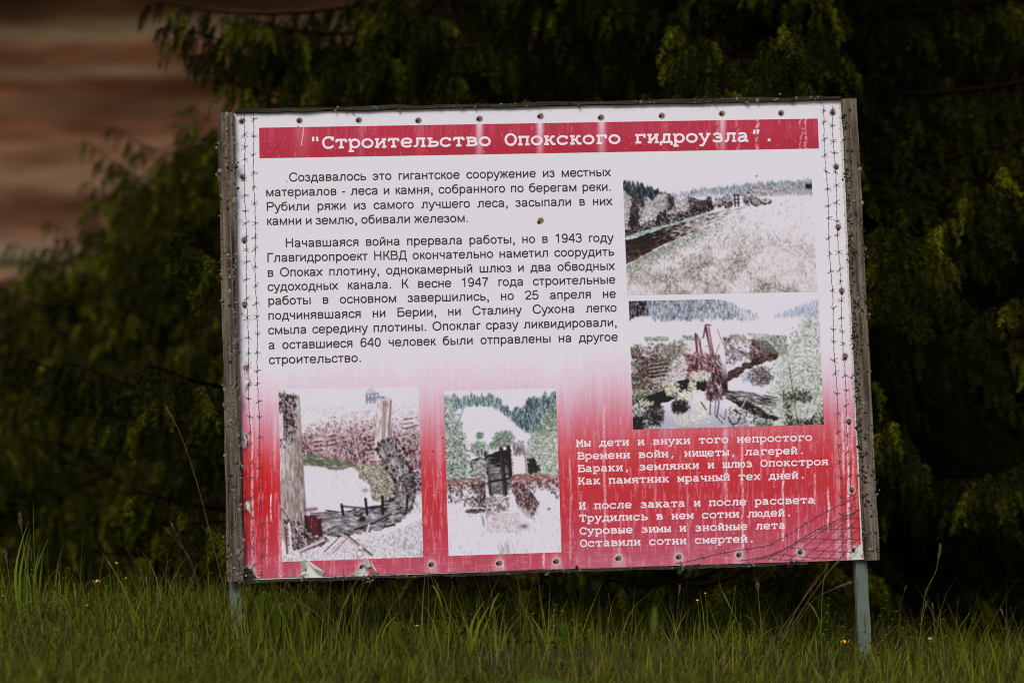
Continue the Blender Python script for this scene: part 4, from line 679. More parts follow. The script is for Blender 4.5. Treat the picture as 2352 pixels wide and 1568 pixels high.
for t, a, b_ in T3 + T4:
    mb = MB(); line(mb, t, a, b_, 29, SLAB, 104, -.0024); mb.build('verse_line', m_white_ink, poster)
# ---- printed barbed wire and netting
def wire(mb, pts, step=37, y=-.0029, barbs=True, seed=0, hw=.62):
    r = np.random.default_rng(seed); P = np.array([L(*p) for p in pts]); sl_ = np.concatenate(([0], np.cumsum(np.linalg.norm(np.diff(P, axis=0), axis=1))))
    n = int(sl_[-1] / (4 * PXM)); s = np.linspace(0, sl_[-1], n); Q = np.stack([np.interp(s, sl_, P[:, k]) for k in range(2)], 1)
    d = np.gradient(Q, axis=0); d /= np.linalg.norm(d, axis=1)[:, None]; nn = np.stack([-d[:, 1], d[:, 0]], 1)
    wob = (.7 * np.sin(s / PXM / 4.2) + 1.4 * np.sin(s / PXM / 37 + seed)) * PXM
    Q = Q + nn * wob[:, None]
    ribbon(mb, Q, hw * PXM * (1 + .35 * np.sin(s / PXM / 2.1)), y)
    if barbs:
        k = 12.
        while k < sl_[-1] / PXM:
            i = min(int(k / 4), n - 2); c = Q[i]; t, m = d[i], nn[i]
            for sg in (-1, 1):
                l = r.uniform(6, 11) * PXM
                for q in range(2):
                    ribbon(mb, [c - t * sg * 2.5 * PXM * q, c + m * sg * l * (.9 if q else .8) + t * r.uniform(-8, 8) * PXM], .36 * PXM, y)
            ribbon(mb, [c - t * 3 * PXM, c + t * 3 * PXM], 1.4 * PXM, y)
            k += step * r.uniform(.75, 1.25)
for k, pts in enumerate(([(560, 263), (568, 716), (581, 1303)], [(581, 262.5), (589, 716), (602.5, 1325)], [(1890, 242.5), (1912.5, 716), (1938, 1282)], [(1910.5, 242.5), (1932.6, 716), (1959, 1262)],
                         [(1550, 1293.5), (1644, 1273), (1758, 1253.5), (1772, 1247.5), (1867.5, 1192), (1971.5, 1138.5)])):
    mb = MB(); wire(mb, pts, seed=k, step=37 if k < 4 else 46); mb.build('printed_barbed_wire', m_wire_ink, poster)
mb = MB(); up = [(1700, 1287.5), (1735, 1281), (1770, 1272), (1805, 1257.5), (1842, 1236.5), (1879, 1215.5), (1926, 1192), (1973, 1167)]
wire(mb, up, barbs=False, seed=3, hw=.75, y=-.0031); wire(mb, [(x + 3, y + 4) for x, y in up], barbs=False, seed=5, hw=.4, y=-.0031)
for (a, b_) in (((1926, 1192), (1975, 1188)), ((1879, 1215.5), (1976, 1211)), ((1842, 1236.5), (1976, 1236)), ((1805, 1257.5), (1958, 1266)), ((1770, 1272), (1945, 1281)), ((1735, 1281), (1850, 1285))):
    wire(mb, [a, ((a[0] + b_[0]) / 2, (a[1] + b_[1]) / 2 + 2.5), b_], barbs=False, seed=7, hw=.48, y=-.0031)
upx, upy = np.array(up).T
for k in range(9):
    x0 = 1735 + 27 * k; pts = []
    for t in np.linspace(0, 1, 60):
        x = x0 + 118 * t + 14 * t * t; y = 1286.5 - (x0 - 1735) * .012 - 118 * t
        if y < np.interp(x, upx, upy) or x > 1973: break
        pts.append((x, y))
    if len(pts) > 3: wire(mb, pts[::3] + [pts[-1]] if len(pts) % 3 != 1 else pts[::3], barbs=False, seed=11 + k, hw=.45, y=-.0033)
mb.build('printed_wire_netting', m_wire_ink, poster)
# ---- screws
def screw_mesh(rad, h):
    mb = MB(); V = []; n = 12
    for rr, yy in ((rad, .0005), (rad, -h * .5), (rad * .72, -h)): V += [(rr * math.cos(6.2832 * k / n), yy, rr * math.sin(6.2832 * k / n)) for k in range(n)]
    V += [(rad * .3 * math.cos(6.2832 * k / n), -h * .6, rad * .3 * math.sin(6.2832 * k / n)) for k in range(n)]
    F = [(i * n + k, i * n + (k + 1) % n, (i + 1) * n + (k + 1) % n, (i + 1) * n + k) for i in range(3) for k in range(n)] + [tuple(range(3 * n, 4 * n))]
    mb.add(V, F); return mb
s0 = screw_mesh(.0046, .003).build('screw', m_rust, board, smooth=False); s1 = screw_mesh(.0046, .0032).build('screw', m_steel, board); first = {0: s0, 1: s1}; used = {0: False, 1: False}
def place_screw(px, py, y, kind):
    o = first[kind] if not used[kind] else first[kind].copy()
    if used[kind]: col.objects.link(o)
    used[kind] = True; o.parent = board; u = L(px, py); o.location = (u[0], y, u[1])
for i, (x, y) in enumerate(NAILS_FRONT): place_screw(x, y, -.0026, 0)
for i, (x, y) in enumerate(NAILS_BATTEN): place_screw(x, y, -.0245, 0 if i % 3 else 1)
# ---- curled flaps of torn vinyl
def flap(pts, base_i, curl, y0=-.0028, thick=False):
    """a torn tongue: 2-D outline pts with a lift for each point"""
    mb = MB(); P = [L(*p) for p in pts]
    mb.add([(p[0], y0 - c, p[1]) for p, c in zip(P, curl)], [tuple(range(len(P)))[::-1]]); mb.build('torn_vinyl_flap', m_vback, poster)
flap([(703, 1284), (745, 1311), (741, 1322), (722, 1305)], 0, (.004, .006, .001, .012))
flap([(703, 1284), (701, 1312), (693, 1308), (690, 1292)], 0, (.012, .001, .006, .014))
flap([(680, 1327), (697, 1312), (709, 1311), (695, 1317)], 0, (.0, .004, .010, .006))
flap([(836, 1279), (846, 1284), (853, 1300), (842, 1304), (833, 1292)], 0, (.012, .006, .004, .008, .014))
flap([(800, 1324), (820, 1309), (838, 1303), (818, 1315)], 0, (.0, .006, .010, .004))
flap([(851, 1286), (868, 1314), (863, 1313), (854, 1300)], 0, (.008, .002, .010, .008))
flap([(576, 1307), (586, 1318), (600, 1328), (590, 1327)], 0, (.008, .010, .001, .006))
flap([(556, 985), (561, 992), (568, 1010), (566, 1024), (560, 1004)], 0, (.004, .012, .006, .010, .012))
flap([(553, 1027), (566, 1021), (568, 1030), (560, 1030)], 0, (.004, .012, .002, .006))
flap([(562, 840), (571, 864), (573, 876), (566, 868)], 0, (.002, .012, .008, .004))
flap([(566, 872), (573, 876), (563, 900), (563, 885)], 0, (.004, .010, .001, .008))
flap([(565, 1152), (574, 1160), (577, 1182), (569, 1170)], 0, (.006, .008, .001, .010))
# ---------------------------------------------------------------- spruces
m_needle = material('spruce_needles', (.02, .03, .01), .8, tint=True, spec=.02)
m_bark = material('spruce_bark', (.02, .014, .01), .95, noise=(14, (.008, .006, .004), (.028, .02, .014), (3, 3, .8)), bump=(24, .8, .01), spec=.02)
m_twig = material('brown_spruce_twigs', (.008, .005, .003), .95, noise=(60, (.003, .002, .0013), (.012, .006, .0035)), spec=.02)
OLD = np.array((.0080, .0080, .0012)); NEW = np.array((.085, .092, .0050))
def needles(P, D, Ln, T, M, nl, hw, r):
    """M needles on each hanging twig, all at once; T = the twig's own colour"""
    N = len(P); t = (np.arange(M)[None] + r.random((N, M))) / M
    pos = P[:, None] + D[:, None] * (Ln[:, None] * t)[..., None]; pos[..., 2] -= .28 * Ln[:, None] * t * t
    rad = r.normal(size=(N, M, 3)); rad -= (rad * D[:, None]).sum(-1, keepdims=True) * D[:, None]; rad /= np.linalg.norm(rad, axis=-1, keepdims=True) + 1e-9
    nd = D[:, None] * .75 + rad * .95; nd[..., 2] -= .15; nd /= np.linalg.norm(nd, axis=-1, keepdims=True)
    ln = nl * (1.05 - .45 * t ** 3) * r.uniform(.75, 1.15, (N, M))
    sd = np.cross(nd, r.normal(size=(N, M, 3))); sd /= np.linalg.norm(sd, axis=-1, keepdims=True) + 1e-9
    V = np.stack([pos - sd * hw, pos + sd * hw, pos + nd * ln[..., None]], 2).reshape(-1, 3)
    c = np.repeat((T[:, None] * (r.uniform(.75, 1.25, (N, M, 1)) + .25 * t[..., None])).reshape(-1, 3), 3, 0)
    return V, c
def spruce(loc, H, r0, seed, label, name='spruce_tree', cat='spruce', group=None, lowest=.0, whorl=.27, guided=(), lean=(0, 0), full=1.0, bright=1.0, side=None, zfull=3.2, tw=(5, 9), coarse=False, rmin=.0, power=.85, oldb=1.0):
    r = np.random.default_rng(seed); x0, y0 = loc; zg = float(gz(x0, y0)) - .05
    root = tag(empty(name, (x0, y0, zg)), label, cat, group); O = np.array((x0, y0, zg))
    tr = MB(); zs = np.linspace(0, H, 14); wob = np.cumsum(r.normal(0, .012, (14, 2)), 0)
    tk = .012 if name == 'young_spruce' else .02; zs = zs * (.9 if name == 'young_spruce' else 1)
    tr.tube([(wob[i, 0] + lean[0] * z, wob[i, 1] + lean[1] * z, z) for i, z in enumerate(zs)], [(tk * H) * (1 - z / H) ** .8 + .004 for z in zs], 10)
    tr.build('trunk', m_bark, root, smooth=True)
    br = MB(); TP, TD, TL, TC, TQ = [], [], [], [], []
    todo = []
    z = lowest
    while z < H - .15:
        for k in range(int(r.integers(4, 7))):
            a = r.uniform(0, 2 * math.pi); ln = max(r0 * (1 - z / H) ** power, rmin) * (r.uniform(.7, 1.12) if name == 'spruce_tree' else r.uniform(.84, 1.04))
            if side and side(a, z + zg): ln *= side(a, z + zg)
            todo.append((z + r.uniform(-.1, .1), a, ln, None))
        z += whorl * r.uniform(.8, 1.2)
    for (zs_, tip) in guided: todo.append((zs_ - zg, 0, 0, np.asarray(tip, float) - O))
    for (zb_, a, ln, tip) in todo:
        b0 = np.array((lean[0] * zb_, lean[1] * zb_, zb_)); n = 9; t = np.linspace(0, 1, n)[:, None]
        if tip is None:
            d = np.array((math.cos(a), math.sin(a), 0)); up = .22 - .55 * max(0, 1 - zb_ / (.6 * H)) * r.uniform(.6, 1.2)
            path = b0 + d * ln * t + np.array((0, 0, 1.)) * (ln * (up * t + .2 * t ** 3) + r.normal(0, .02))
            path[:, :2] += (r.normal(0, .05) * ln * t * t) * np.array((-d[1], d[0]))
        else:
            d = tip - b0; ln = np.linalg.norm(d); path = b0 + d * t + np.array((0, 0, 1.)) * (-.28 * ln * t * (1 - t)); d = d / ln
        rb = .004 + .0055 * ln
        wp = path + O; dist = wp[:, 1] + 7.5; front = (wp[-1, 1] < y0 + .5 * r0) and -1.2 < wp[-1, 2] < zfull and not coarse
        br.tube(path, [rb * (1 - .85 * q) + .0015 for q in t[:, 0]], 5)
        ns = max(7, int(ln * (19 if front else 13)))
        for j in range(ns):
            q = .06 + .94 * (j + r.random()) / ns; f = q * (n - 1); i = min(int(f), n - 2); p = path[i] + (path[i + 1] - path[i]) * (f - i)
            dd = path[i + 1] - path[i]; dd /= np.linalg.norm(dd) + 1e-9; sd = np.cross(dd, (0, 0, 1.)); sd /= np.linalg.norm(sd) + 1e-9
            s = 1 if j % 2 else -1; an = r.uniform(.5, 1.1)
            sdir = dd * math.cos(an) + s * sd * math.sin(an) + np.array((0, 0, r.uniform(-.5, .05))); sdir /= np.linalg.norm(sdir)
            sl_ = (.10 + .26 * ln * (1 - q) * .5 + .12 * (1 - q)) * r.uniform(.7, 1.3) * (1 if front else 1.25); sl_ = min(sl_, .5)
            if j >= ns - 1: sdir = dd; sl_ = .12
            sp = np.array([p + sdir * sl_ * u + np.array((0, 0, -.35 * sl_ * u * u)) for u in (0, .35, .7, 1)])
            if front: br.tube(sp, (.0035, .0028, .002, .0012), 3)
            fresh = r.random() < .05 + .3 * q * q; vigor = r.uniform(.35, 1)
            nt_ = max(3, int(sl_ * (30 if tip is None else 44) * full)) if front else max(4, int(sl_ * 22))
            for u_ in range(nt_):
                u = (u_ + r.random()) / nt_; u = min(u, .999); g = u * 3; i2 = int(g); pp = sp[i2] + (sp[i2 + 1] - sp[i2]) * (g - i2)
                td = sdir * r.uniform(.15, .6) + np.cross(sdir, (0, 0, 1.)) * r.normal(0, .3) + np.array((0, 0, -1.)); td /= np.linalg.norm(td)
                TP.append(pp); TD.append(td); TL.append(r.uniform(.06, .118) * (1 if front else 1.5))
                k_ = r.uniform(.0, .07) + (vigor * (.35 + .65 * u) * r.uniform(.7, 1) if fresh else .14 * q * u); TC.append((OLD * oldb * (1 - k_) + NEW * k_) * r.uniform(.75, 1.2) * bright); TQ.append(0 if not front else (2 if q > .4 else 1))
            # the tip of the twig itself
            TP.append(sp[2]); td = sp[3] - sp[2]; td[2] -= .02; TD.append(td / np.linalg.norm(td)); TL.append(.06 + .3 * sl_ * .4); TC.append((NEW if fresh else OLD * oldb) * bright * r.uniform(.7, 1.1)); TQ.append(0 if not front else 2)
    for z in np.linspace(.55 * H, .99 * H, 110 if name == 'young_spruce' else 40):                # short shoots round the leader
        a = r.uniform(0, 6.283); rr = r.random() * .22 * (1.05 - z / H) * r0; td = np.array((math.cos(a), math.sin(a), r.uniform(-.6, .7))); td /= np.linalg.norm(td)
        TP.append(np.array((lean[0] * z + rr * math.cos(a), lean[1] * z + rr * math.sin(a), z))); TD.append(td); TL.append(r.uniform(.08, .17)); TC.append((OLD * oldb * .6 + NEW * .4 * r.random()) * bright); TQ.append(2)
    br.build('branches', m_twig, root, smooth=True)
    TP, TD, TL, TC, TQ = map(np.array, (TP, TD, TL, TC, TQ)); Vs, Cs = [], []
    for msk, M, nl, hw in ((TQ == 2, 46, .0285, .0029), (TQ == 1, 18, .03, .0046), (TQ == 0, 13, .042, .009)):
        if msk.any():
            v, c = needles(TP[msk], TD[msk], TL[msk], TC[msk], M, nl, hw, r); Vs.append(v); Cs.append(c)
    V = np.concatenate(Vs); mesh_np('crown', V, np.arange(len(V)).reshape(-1, 3), m_needle, root, np.concatenate(Cs))
    print(label, 'twigs', len(TP), 'front', int((TQ == 2).sum()), 'tris', len(V) // 3)
    return root
# big spruce behind the right half of the board
spruce((1.35, 3.4), 8.5, 2.3, 11, 'large dark spruce with drooping branches behind the right half of the board', lowest=.1, whorl=.2, bright=1.3,
       guided=[(1.6, at(2060, 500, 1.15)), (2.0, at(1800, 60, 1.3)), (1.9, at(1640, 175, 1.4)), (1.15, at(2045, 620, 1.2)), (1.3, at(2140, 520, 1.5)), (.5, at(1840, 1330, 1.2)), (.7, at(2050, 960, 1.3)), (1.9, at(1500, 215, 1.6)), (2.4, at(1560, 60, 1.7)), (.3, at(1700, 1330, 1.3)), (.35, at(1400, 1330, 1.2)), (.35, at(1530, 1335, 1.15)), (.4, at(1790, 1322, 1.1)), (.2, at(2180, 1420, 1.6))])
spruce((-.35, 4.3), 7.5, 1.75, 12, 'spruce behind the left half of the board, one bough reaching out over the clay bank', lowest=.1, whorl=.21,
       side=lambda a, z: (.42 if (math.cos(a) < -.25 and z > 1.75) else 1.0),
       guided=[(2.5, at(400, 60, 3.3)), (2.75, at(372, 8, 3.5)), (2.2, at(540, 190, 3.2)), (1.1, at(345, 838, 1.5)), (1.35, at(425, 545, 1.6)), (.7, at(40, 815, 2.6)), (1.9, at(1205, 232, 1.15)), (.9, at(440, 1200, 1.5)), (2.3, at(640, 60, 3.6)), (2.5, at(760, 120, 2.9)), (2.2, at(860, 90, 2.7)), (2.6, at(1000, 30, 2.6)), (2.0, at(1040, 170, 2.5)), (2.1, at(820, 215, 2.9)), (2.0, at(620, 235, 3.3)), (2.2, at(930, 200, 2.6)), (2.4, at(690, 165, 3.2)), (2.7, at(900, -10, 2.8)), (2.8, at(1100, 90, 2.5)), (2.6, at(480, 120, 3.4)), (2.6, at(560, 40, 3.3)), (.75, at(180, 840, 2.7)), (.5, at(330, 1130, 1.9)), (.3, at(150, 1400, 1.4)), (.95, at(260, 950, 2.4)), (.35, at(1100, 1338, 1.1)), (.35, at(1250, 1334, 1.15)), (.4, at(760, 1352, 1.2)), (.3, at(940, 1350, 1.2))])
spruce((3.6, 5.2), 9, 2.5, 13, 'tall spruce standing farthest right behind the board', lowest=.1, whorl=.22, full=.8)
spruce((.9, 7.2), 10, 2.4, 14, 'tall spruce deep in the shade behind the two nearer trees', lowest=.1, whorl=.22, coarse=True, power=.6)
spruce((2.9, 7.6), 10, 2.4, 19, 'spruce in the shade between the deep one and the tall one on the right', lowest=.1, whorl=.22, coarse=True, power=.6)
spruce((2.0, 9.6), 11, 3.2, 20, 'wide spruce at the back filling the gap behind the two shaded ones', lowest=.1, whorl=.24, coarse=True, power=.6)
spruce((5.8, 9.5), 10, 3.0, 17, 'spruce at the back on the right, mostly hidden by the tall one', lowest=.2, whorl=.26, coarse=True)
def ap(px, py, Y): p = at(px, py, Y); return p[0], p[1], p[2]
for px, py, Y, r0, seed, lab in ((425, 235, 7.6, 1.7, 15, 'young out-of-focus spruce beside the left post, its pointed top against the clay bank'), (478, 268, 6.6, 1.35, 26, 'slim young spruce almost touching the left post, right of the pointed one'), (120, 612, 7.0, 1.7, 16, 'low bushy spruce at the left edge in front of the clay bank'), (300, 470, 9.0, 1.5, 18, 'small spruce between the pointed young tree and the low bushy one'), (215, 650, 10.5, 2.0, 21, 'broad low spruce behind the bushy one at the left edge'), (520, 560, 11.0, 2.0, 22, 'hidden low spruce behind the pointed young tree'), (-60, 640, 9.5, 2.2, 23, 'low spruce reaching in from beyond the left edge'), (60, 900, 5.0, 1.2, 24, 'small drooping spruce nearest the grass at the left'), (360, 860, 5.4, 1.2, 25, 'small drooping spruce near the grass between the left post and the nearest small spruce')):
    x, y, zt = ap(px, py, Y); spruce((x, y), zt - float(gz(x, y)) + .05, r0, seed, lab, name='young_spruce', lowest=.05, whorl=.2, zfull=9, full=1.0, bright=1.35, oldb=2.4, power=.55, rmin=.14)
# ---------------------------------------------------------------- meadow
m_blade = material('meadow_grass_blades', (.05, .06, .01), .7, tint=True, spec=.06)
def blades(n, xr, yr, hr, wr, seed, lo, hi, lean=.45, clump=True, flop=.5):
    r = np.random.default_rng(seed); x = r.uniform(*xr, n); y = r.uniform(*yr, n)
    if clump:
        d = fbm(x * 2.4, y * 2.4, seed, 3); keep = r.random(n) < np.clip((d - .25) * 2.6, .12, 1); x, y = x[keep], y[keep]; n = len(x)
    h = (hr[0] + (hr[1] - hr[0]) * r.beta(1.6, 3.2, n)) * (.32 + 1.3 * fbm(x * 1.9, y * 1.9, seed + 5))
    a = r.uniform(0, 2 * math.pi, n); ld = np.stack([np.cos(a), np.sin(a)], 1); le = r.uniform(.03, lean, n) * h; fl = r.random(n) ** 3 * flop * h
    b = r.uniform(0, 2 * math.pi, n); sd = np.stack([np.cos(b), np.sin(b), np.zeros(n)], 1); w_ = r.uniform(*wr, n)
    base = np.stack([x, y, gz(x, y) - .01], 1); K = 5; V = np.zeros((n, K, 2, 3))
    for k in range(K):
        t = k / (K - 1); p = base.copy(); p[:, :2] += ld * (le * t ** 1.4 + fl * t ** 3)[:, None] * 1.6; p[:, 2] += h * t - fl * t ** 3 * .9
        ww = (w_ * (1 - t ** 1.6) + .00015)[:, None] * (.75 + .5 * math.sin(math.pi * min(t * 1.4, 1)))
        V[:, k, 0] = p - sd * ww; V[:, k, 1] = p + sd * ww
    i = np.arange(n * K * 2).reshape(n, K, 2); F = np.stack([i[:, :-1, 0], i[:, :-1, 1], i[:, 1:, 1], i[:, 1:, 0]], -1).reshape(-1, 4)
    u = r.random((n, 1)) ** 1.25; c = np.asarray(lo) * (1 - u) + np.asarray(hi) * u; c = c * r.uniform(.75, 1.2, (n, 1))
    dry = r.random(n) < .06; c[dry] = np.array((.15, .115, .05)) * r.uniform(.6, 1.1, (dry.sum(), 1))
    return V.reshape(-1, 3), F, np.repeat(c, K * 2, 0)
GLO, GHI = (.018, .021, .0016), (.172, .180, .0130)
def stuff(parts, name, label, cat):
    Vs, Fs, Cs, n = [], [], [], 0
    for v, f, c in parts: Vs.append(v); Fs.append(f + n); Cs.append(c); n += len(v)
    o = mesh_np(name, np.concatenate(Vs), np.concatenate(Fs), m_blade, None, np.concatenate(Cs)); return tag(o, label, cat, kind='stuff')
stuff([blades(62000, (-2.3, 2.4), (-2.6, .55), (.03, .115), (.0006, .0016), 1, GLO, GHI), blades(15000, (-2.3, 2.4), (-1.2, .5), (.06, .175), (.0007, .0018), 2, GLO, GHI, .3, flop=.35), blades(2100, (-2.2, 2.3), (-1.0, .4), (.13, .32), (.0007, .0015), 3, GLO, GHI, .3, flop=.2, clump=False),
       blades(260, (-1.15, -.6), (-.55, -.05), (.12, .24), (.0008, .0017), 10, GLO, GHI, .25, flop=.2, clump=False), blades(420, (-2.2, -.75), (-1.0, .3), (.14, .30), (.0008, .0018), 8, GLO, GHI, .3, flop=.2, clump=False), blades(9000, (-2.4, 2.6), (.45, 1.6), (.04, .16), (.0009, .002), 4, GLO, GHI), blades(16000, (-4.5, 4.5), (-4.2, 1.5), (.04, .15), (.001, .0022), 5, GLO, GHI),
       blades(20000, (-1.9, 1.95), (-2.5, -.9), (.04, .13), (.0008, .0018), 9, GLO, GHI, clump=False), blades(6000, (-1.6, 1.7), (-3.2, -2.2), (.04, .13), (.001, .0022), 6, GLO, GHI)], 'meadow_grass', 'uncut green meadow grass growing round the posts', 'grass')
# low broad leaves (clover, vetch, yarrow) between the blades
def leaflets(n, xr, yr, seed):
    r = np.random.default_rng(seed); x = r.uniform(*xr, n); y = r.uniform(*yr, n); d = fbm(x * 2, y * 2, seed); k = d > .45; x, y = x[k], y[k]; n = len(x)
    z = gz(x, y) + r.uniform(.02, .13, n); a = r.uniform(0, 6.283, n); l = r.uniform(.006, .018, n); d = np.stack([np.cos(a), np.sin(a), r.uniform(-.5, .6, n)], 1); d /= np.linalg.norm(d, axis=1)[:, None]
    s = np.cross(d, r.normal(size=(n, 3)) * .4 + (0, 0, 1)); s /= np.linalg.norm(s, axis=1)[:, None]; P = np.stack([x, y, z], 1)
    V = np.stack([P, P + d * l[:, None] * .55 + s * l[:, None] * .28, P + d * l[:, None], P + d * l[:, None] * .55 - s * l[:, None] * .28], 1).reshape(-1, 3)
    c = np.repeat(np.array((.04, .06, .006)) * r.uniform(.4, 1.7, (n, 1)), 4, 0); return V, np.arange(4 * n).reshape(n, 4), c
stuff([leaflets(14000, (-2.3, 2.4), (-2.4, .5), 3)], 'ground_cover', 'low small-leaved weeds growing between the meadow grass', 'weeds')

# ---------------------------------------------------------------- single plants
m_plant = material('plant_green', (.05, .06, .01), .6, tint=True, spec=.06)
m_dry = material('dry_straw_stem', (.2, .13, .07), .85, noise=(30, (.07, .04, .022), (.17, .11, .06)), spec=.1)
m_head = material('brown_seed_head', (.12, .08, .05), .9, noise=(200, (.07, .045, .028), (.2, .14, .09)), spec=.1)
m_yellow = material('yellow_petals', (.75, .42, .01), .5, spec=.3); m_blue = material('violet_blue_petals', (.16, .17, .42), .6); m_pale = material('cream_petals', (.55, .5, .36), .7)
G1 = (.11, .14, .012); G2 = (.065, .085, .009)
def bez(pts, n=14):
    P = np.asarray(pts, float); e = np.vstack([2 * P[0] - P[1], P, 2 * P[-1] - P[-2]]); out = []
    for i in range(1, len(e) - 2):
        for t in np.linspace(0, 1, n)[:-1]:
            out.append(.5 * (2 * e[i] + (e[i + 1] - e[i - 1]) * t + (2 * e[i - 1] - 5 * e[i] + 4 * e[i + 1] - e[i + 2]) * t * t + (3 * e[i] - e[i - 1] - 3 * e[i + 1] + e[i + 2]) * t ** 3))
    return np.array(out + [e[-2]])
def plant_path(pix, Y):
    """stem through the listed places (tip first) at depth Y, carried on down into the ground"""
    pts = [at(x, y, Y) for x, y in pix][::-1]; b = pts[0]; g = float(gz(b[0], b[1]))
    if b[2] > g + .004:
        d = pts[0] - pts[1]; d = d / max(abs(d[2]), .4 * np.linalg.norm(d)); q = b + d * (b[2] - g) * .9; q[2] = float(gz(q[0], q[1])) - .02; pts.insert(0, q)
    else: pts[0] = np.array((b[0], b[1], g - .02))
    return bez(pts, 8)
def put_plant(name, path, label, cat, group):
    root = tag(empty(name, path[0]), label, cat, group); return root, path - path[0]
def dry_stalk(pix, Y, label, r=.0013, head=0, mat=m_dry, group='dry stalks of last year'):
    path = plant_path(pix, Y); root, p = put_plant('dry_stalk', path, label, 'dry stalk', group); mb = MB(); mb.tube(p, np.linspace(r * 1.15, r * .55, len(p)), 5); mb.build('stem', mat, root, smooth=True)
    if head:
        mb = MB(); q = np.random.default_rng(int(abs(pix[0][0]))); n = 26; L_ = head; tip = p[-1]; d = p[-1] - p[-4]; d /= np.linalg.norm(d)
        for k in range(n):
            t = k / n; c = tip - d * L_ * t; o = q.normal(0, 1, 3); o -= o.dot(d) * d; o /= np.linalg.norm(o); w_ = L_ * .085 * math.sin(math.pi * min(.15 + t, 1)) + .0012
            mb.tube([c, c + o * w_ * .7 + d * .003, c + o * w_ + d * .008], (.0006, .0011, .0003), 4)
        mb.build('seed_head', m_head, root)
    return root
DS = [([(382, 936), (412, 991), (450, 1100), (494, 1269), (522, 1377)], .15, 'tallest thin dry stalk arching left beside the left post', .0016, .05),
      ([(374, 1207), (438, 1285), (470, 1400)], .2, 'thin dark dry stalk just left of the tallest one', .001, 0), ([(395, 1204), (440, 1300), (462, 1377)], .25, 'dry stalk bending left with a small tip, second from the left post', .0011, .02),
      ([(250, 1291), (293, 1356), (374, 1427)], -.1, 'pale dry stalk sloping down to the right below the yellow flower buds', .0012, .025), ([(336, 1325), (350, 1390), (364, 1461)], -.1, 'short upright brown stalk with a knobbly tip in the left grass', .0013, .02),
      ([(201, 1340), (148, 1402), (130, 1455)], -.2, 'bent straw leaning right in the grass at the left', .0012, 0), ([(0, 1535 - 0), (14, 1555), (32, 1580)], -.3, 'short straw lying at the left edge of the grass', .001, 0),
      ([(552, 1347), (597, 1341), (640, 1349), (685, 1378), (728, 1410), (759, 1445)], -.12, 'reddish dry stem arching down from under the left end of the board', .0015, 0),
      ([(640, 1362), (700, 1400), (752, 1470)], -.05, 'thin straw running parallel under the reddish arching stem', .0008, 0), ([(745, 1352), (752, 1420), (754, 1470)], -.08, 'upright brown straw below the torn picture', .001, 0), ([(830, 1370), (818, 1420), (812, 1480)], -.06, 'brown straw leaning right under the second torn flap', .0009, 0),
      ([(1925, 1289), (1902, 1315), (1854, 1384), (1796, 1475)], -.1, 'longest straw of the leaning bundle near the right post', .0016, .02), ([(1905, 1292), (1875, 1335), (1830, 1400), (1790, 1490)], -.08, 'second straw of the leaning bundle, just left of the longest', .0014, 0),
      ([(1880, 1320), (1846, 1372), (1800, 1455), (1780, 1500)], -.12, 'third and shorter straw of the leaning bundle', .0013, 0), ([(1954, 1337), (1915, 1352), (1862, 1385), (1792, 1496)], -.06, 'dry grass with a furry head pointing right below the board corner', .0011, .05),
      ([(1835, 1390), (1790, 1450), (1740, 1530)], -.15, 'straw forking down to the left from the leaning bundle', .0012, 0), ([(1745, 1420), (1800, 1520), (1815, 1568)], -.2, 'bleached straw crossing low in the grass under the leaning bundle', .001, 0),
      ([(2080, 1349), (2066, 1400), (2070, 1470)], .3, 'thin brown stalk right of the right post', .0011, .015), ([(2128, 1382), (2118, 1430), (2108, 1490)], .1, 'brown stalk with a dark club head right of the right post', .0014, .028), ([(2142, 1388), (2146, 1430), (2148, 1490)], .05, 'stalk topped by a small flat brown flower head right of the right post', .0012, .014),
      ([(2063, 1432), (2030, 1465), (2008, 1490)], -.1, 'pale straw leaning against the foot of the right post', .0014, 0), ([(2300, 1400), (2320, 1460), (2330, 1520)], -.1, 'dry stalk at the far right of the grass', .001, .02), ([(1380, 1395), (1352, 1440), (1330, 1500)], 0, 'thin straw under the middle of the poem side', .0008, 0),
      ([(1397, 1362), (1408, 1430), (1420, 1500)], -.1, 'branched pale straw below the bottom edge near the poem', .0011, 0), ([(1562, 1345), (1556, 1400), (1552, 1480)], -.05, 'upright straw with a narrow pale head under the poem', .001, .03), ([(1192, 1420), (1176, 1470), (1170, 1530)], -.3, 'short bleached straw beside the broad paired blades', .001, 0)]
for pix, Y, lab, r, hd in DS: dry_stalk(pix, Y, lab, r, hd)
def leaf(mb, p, d, length, width, c, droop=.3, n=7):
    d = np.asarray(d, float); d /= np.linalg.norm(d); s = np.cross(d, (0, 0, 1.)); s /= np.linalg.norm(s) + 1e-9; s = s + np.array((0, 0, .25)); t = np.linspace(0, 1, n)
    P = [np.asarray(p) + d * length * q + np.array((0, 0, -droop * length * q * q)) for q in t]; W = [width * math.sin(math.pi * (.06 + .93 * q) ** .8) for q in t]
    mb.strip(P, W, s / np.linalg.norm(s), c)
